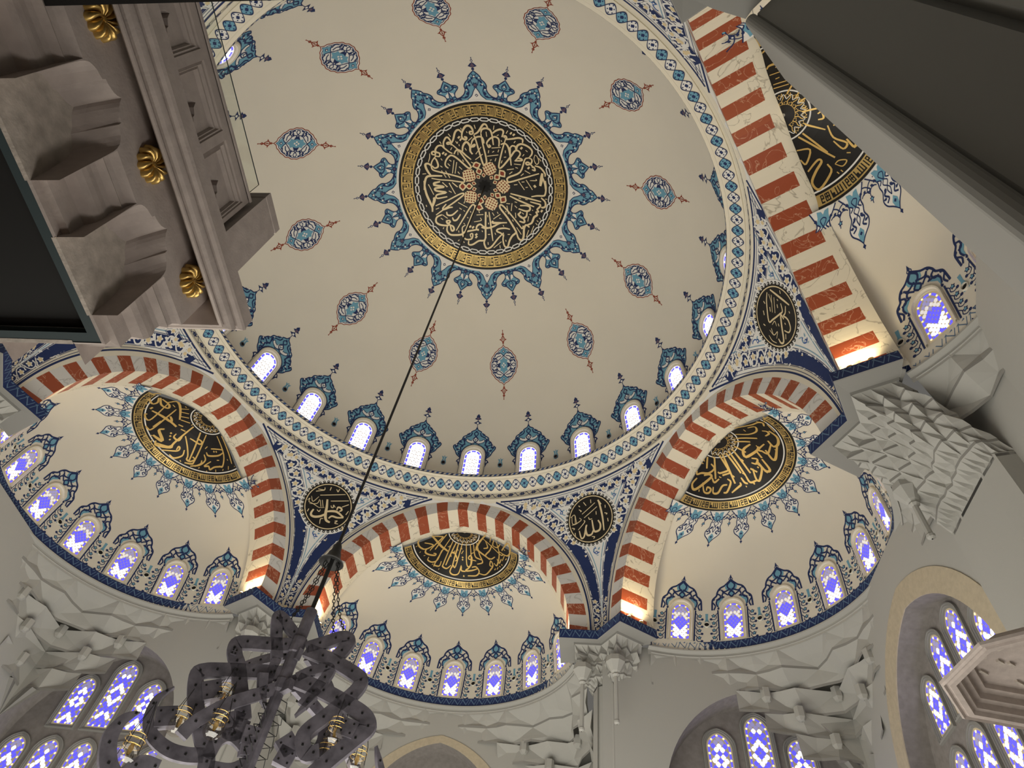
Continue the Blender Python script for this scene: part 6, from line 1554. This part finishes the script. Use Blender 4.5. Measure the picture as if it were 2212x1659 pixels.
plate('letter_plate', AL, [(.24, [(655, 1396), (590, 1393), (524, 1389), (507, 1398), (508, 1420), (514, 1440), (519, 1490), (524, 1530), (526, 1556)], {}),
    (.20, [(653, 1392), (630, 1362), (610, 1336), (599, 1334), (597, 1370), (598, 1424)], {}), (.16, [(598, 1424), (586, 1450), (582, 1475), (577, 1505)], T_),
    (.24, [(631, 1458), (563, 1452), (480, 1449), (441, 1450), (424, 1462), (423, 1526), (438, 1600), (446, 1640), (440, 1680)], {}),
    (.22, [(440, 1634), (400, 1632), (362, 1620), (330, 1592), (320, 1556), (335, 1516), (356, 1498), (376, 1486)], T_),
    (.24, [(526, 1556), (510, 1585), (490, 1580), (500, 1555), (524, 1560)], {}), (.2, [(446, 1640), (470, 1600), (500, 1590), (525, 1610), (540, 1640), (500, 1665), (450, 1660)], {})])
plate('letter_plate', R(222), [(.24, [(250, 1690), (232, 1650), (236, 1596), (260, 1560), (285, 1545), (300, 1541)], T_), (.2, [(250, 1690), (300, 1650), (340, 1660)], {}),
    (.2, [(640, 1470), (560, 1500), (490, 1522), (420, 1560), (390, 1590)], {}), (.16, [(568, 1455), (566, 1500), (573, 1530)], T_)])
plate('letter_plate', AR_, [(.24, [(661, 1402), (700, 1390), (740, 1378), (754, 1386), (742, 1405), (727, 1420)], {}), (.24, [(662, 1405), (721, 1430), (768, 1458), (780, 1472), (770, 1492), (740, 1519), (700, 1552), (668, 1576), (654, 1598), (662, 1630), (690, 1625)], {}),
    (.26, [(642, 1470), (690, 1490), (737, 1515), (778, 1540), (794, 1558), (793, 1576), (760, 1604), (706, 1648), (670, 1680)], {}),
    (.18, [(642, 1466), (672, 1452), (706, 1444), (712, 1452), (692, 1480), (652, 1526)], {}), (.13, [(690, 1492), (664, 1520), (637, 1548)], T_)])
plate('letter_plate', R(70), [(.22, [(638, 1482), (680, 1530), (720, 1580), (750, 1620), (770, 1670)], {}), (.2, [(665, 1417), (688, 1450), (706, 1478), (722, 1520), (740, 1560)], {}), (.2, [(740, 1560), (720, 1600), (700, 1640)], {})])
plate('letter_plate', R(150), [(.2, [(648, 1413), (580, 1425), (520, 1446), (470, 1480), (455, 1520)], {}), (.2, [(630, 1478), (600, 1490), (500, 1515), (450, 1545), (470, 1580), (520, 1600)], {})])
plate('letter_plate', R(22), [(.24, [(610, 1650), (630, 1622), (660, 1625), (700, 1640), (690, 1665)], {}), (.2, [(652, 1600), (672, 1580), (690, 1570), (700, 1590), (680, 1640)], {})])
plate('letter_plate', R(38), [(.13, [(825, 1680), (818, 1645), (812, 1612)], T_)])
# square dots of the script
for u, v, al, s_, r_ in ((358, 1551, AL, .15, .35), (457, 1493, AL, .15, .5), (541, 1592, R(215), .14, .1), (536, 1614, R(215), .13, .3), (621, 1612, R(22), .15, .7), (615, 1638, R(22), .14, .2), (752, 1576, AR_, .14, .2), (505, 1412, AL, .05, 0)):
    a, b = to_plane(u, v, al); c = Vector((a * cos(al), a * sin(al), b)); g = MB()
    rot = Matrix.Rotation(al, 3, 'Z') @ Matrix.Rotation(r_, 3, 'Y')
    g.box(c, (s_, .08, s_), IRON, rot)
    for i in (-1, 1):
        for j in (-1, 1):
            for k in (-1, 1): g.box(c + rot @ Vector((i * s_ * .55, k * .081, j * s_ * .55)), (.014, .006, .014), DARK, rot)
    PH_(g.build('square_dot'))
def lamp(u, v, al, k=1.0):
    a, b = to_plane(u, v, al); c = Vector((a * cos(al), a * sin(al), b))
    g = MB(); R0 = .16 * k
    prof = [(R0 * sin(t), R0 * .9 * -cos(t)) for t in [PI * i / 12 for i in range(2, 13)]]
    g.lathe([(r, c.z + z) for r, z in prof], GLOBE, 16, (c.x, c.y)); o = PH_(g.build('glass_lamp'), None)
    g = MB(); g.lathe([(.02 * k, c.z - .0), (.035 * k, c.z + .06), (.04 * k, c.z + .10), (.02 * k, c.z + .16)], BRASS, 10, (c.x, c.y)); q = g.build('lamp_socket'); q.parent = o
    g = MB()
    for rz, zz in ((.13, .12), (.145, .2), (.12, .28)):
        g.tube([(c.x + rz * k * cos(t), c.y + rz * k * sin(t), c.z + zz * k) for t in [2 * PI * i / 14 for i in range(14)]], .006, BRASS, 4, True)
    for i in range(4):
        t = PI / 2 * i; g.tube([(c.x + .15 * k * cos(t), c.y + .15 * k * sin(t), c.z), (c.x + .13 * k * cos(t), c.y + .13 * k * sin(t), c.z + .3 * k), (c.x, c.y, c.z + .78 * k)], .006, IROND, 4)
    q = g.build('wire_cage'); q.parent = o
    return o
for u, v, al in ((382, 1570, AL), (275, 1630, R(222)), (476, 1518, AL), (461, 1578, R(222)), (721, 1592, AR_), (699, 1640, R(22)), (768, 1652, R(38))): lamp(u, v, al)
# chains from the bell to the plates
def chain(p, q, sag):
    g = MB(); p, q = Vector(p), Vector(q); n = max(8, int((q - p).length / .075))
    pts = [p.lerp(q, i / n) + Vector((0, 0, -sag * 4 * (i / n) * (1 - i / n))) for i in range(n + 1)]
    for i in range(n):
        a, b = pts[i], pts[i + 1]; d = (b - a).normalized(); x = d.cross(Vector((0.3, 0.2, 1))).normalized(); y = d.cross(x)
        s_ = x if i % 2 else y; m = (a + b) / 2; L = (b - a).length * .62
        g.tube([m + d * (L * cos(t)) + s_ * (.026 * sin(t)) for t in [2 * PI * k / 8 for k in range(8)]], .0085, IROND, 4, True)
    return PH_(g.build('chain'))
def on_plate(u, v, al): a, b = to_plane(u, v, al); return (a * cos(al), a * sin(al), b)
bx = (-.10, .05, 11.52)
chain(bx, on_plate(634, 1329, R(190)), .22); chain((-.12, .0, 11.52), on_plate(606, 1366, AL), .25); chain((.12, .02, 11.52), on_plate(721, 1376, AR_), .12); chain((.14, .03, 11.52), on_plate(757, 1381, AR_), .30)
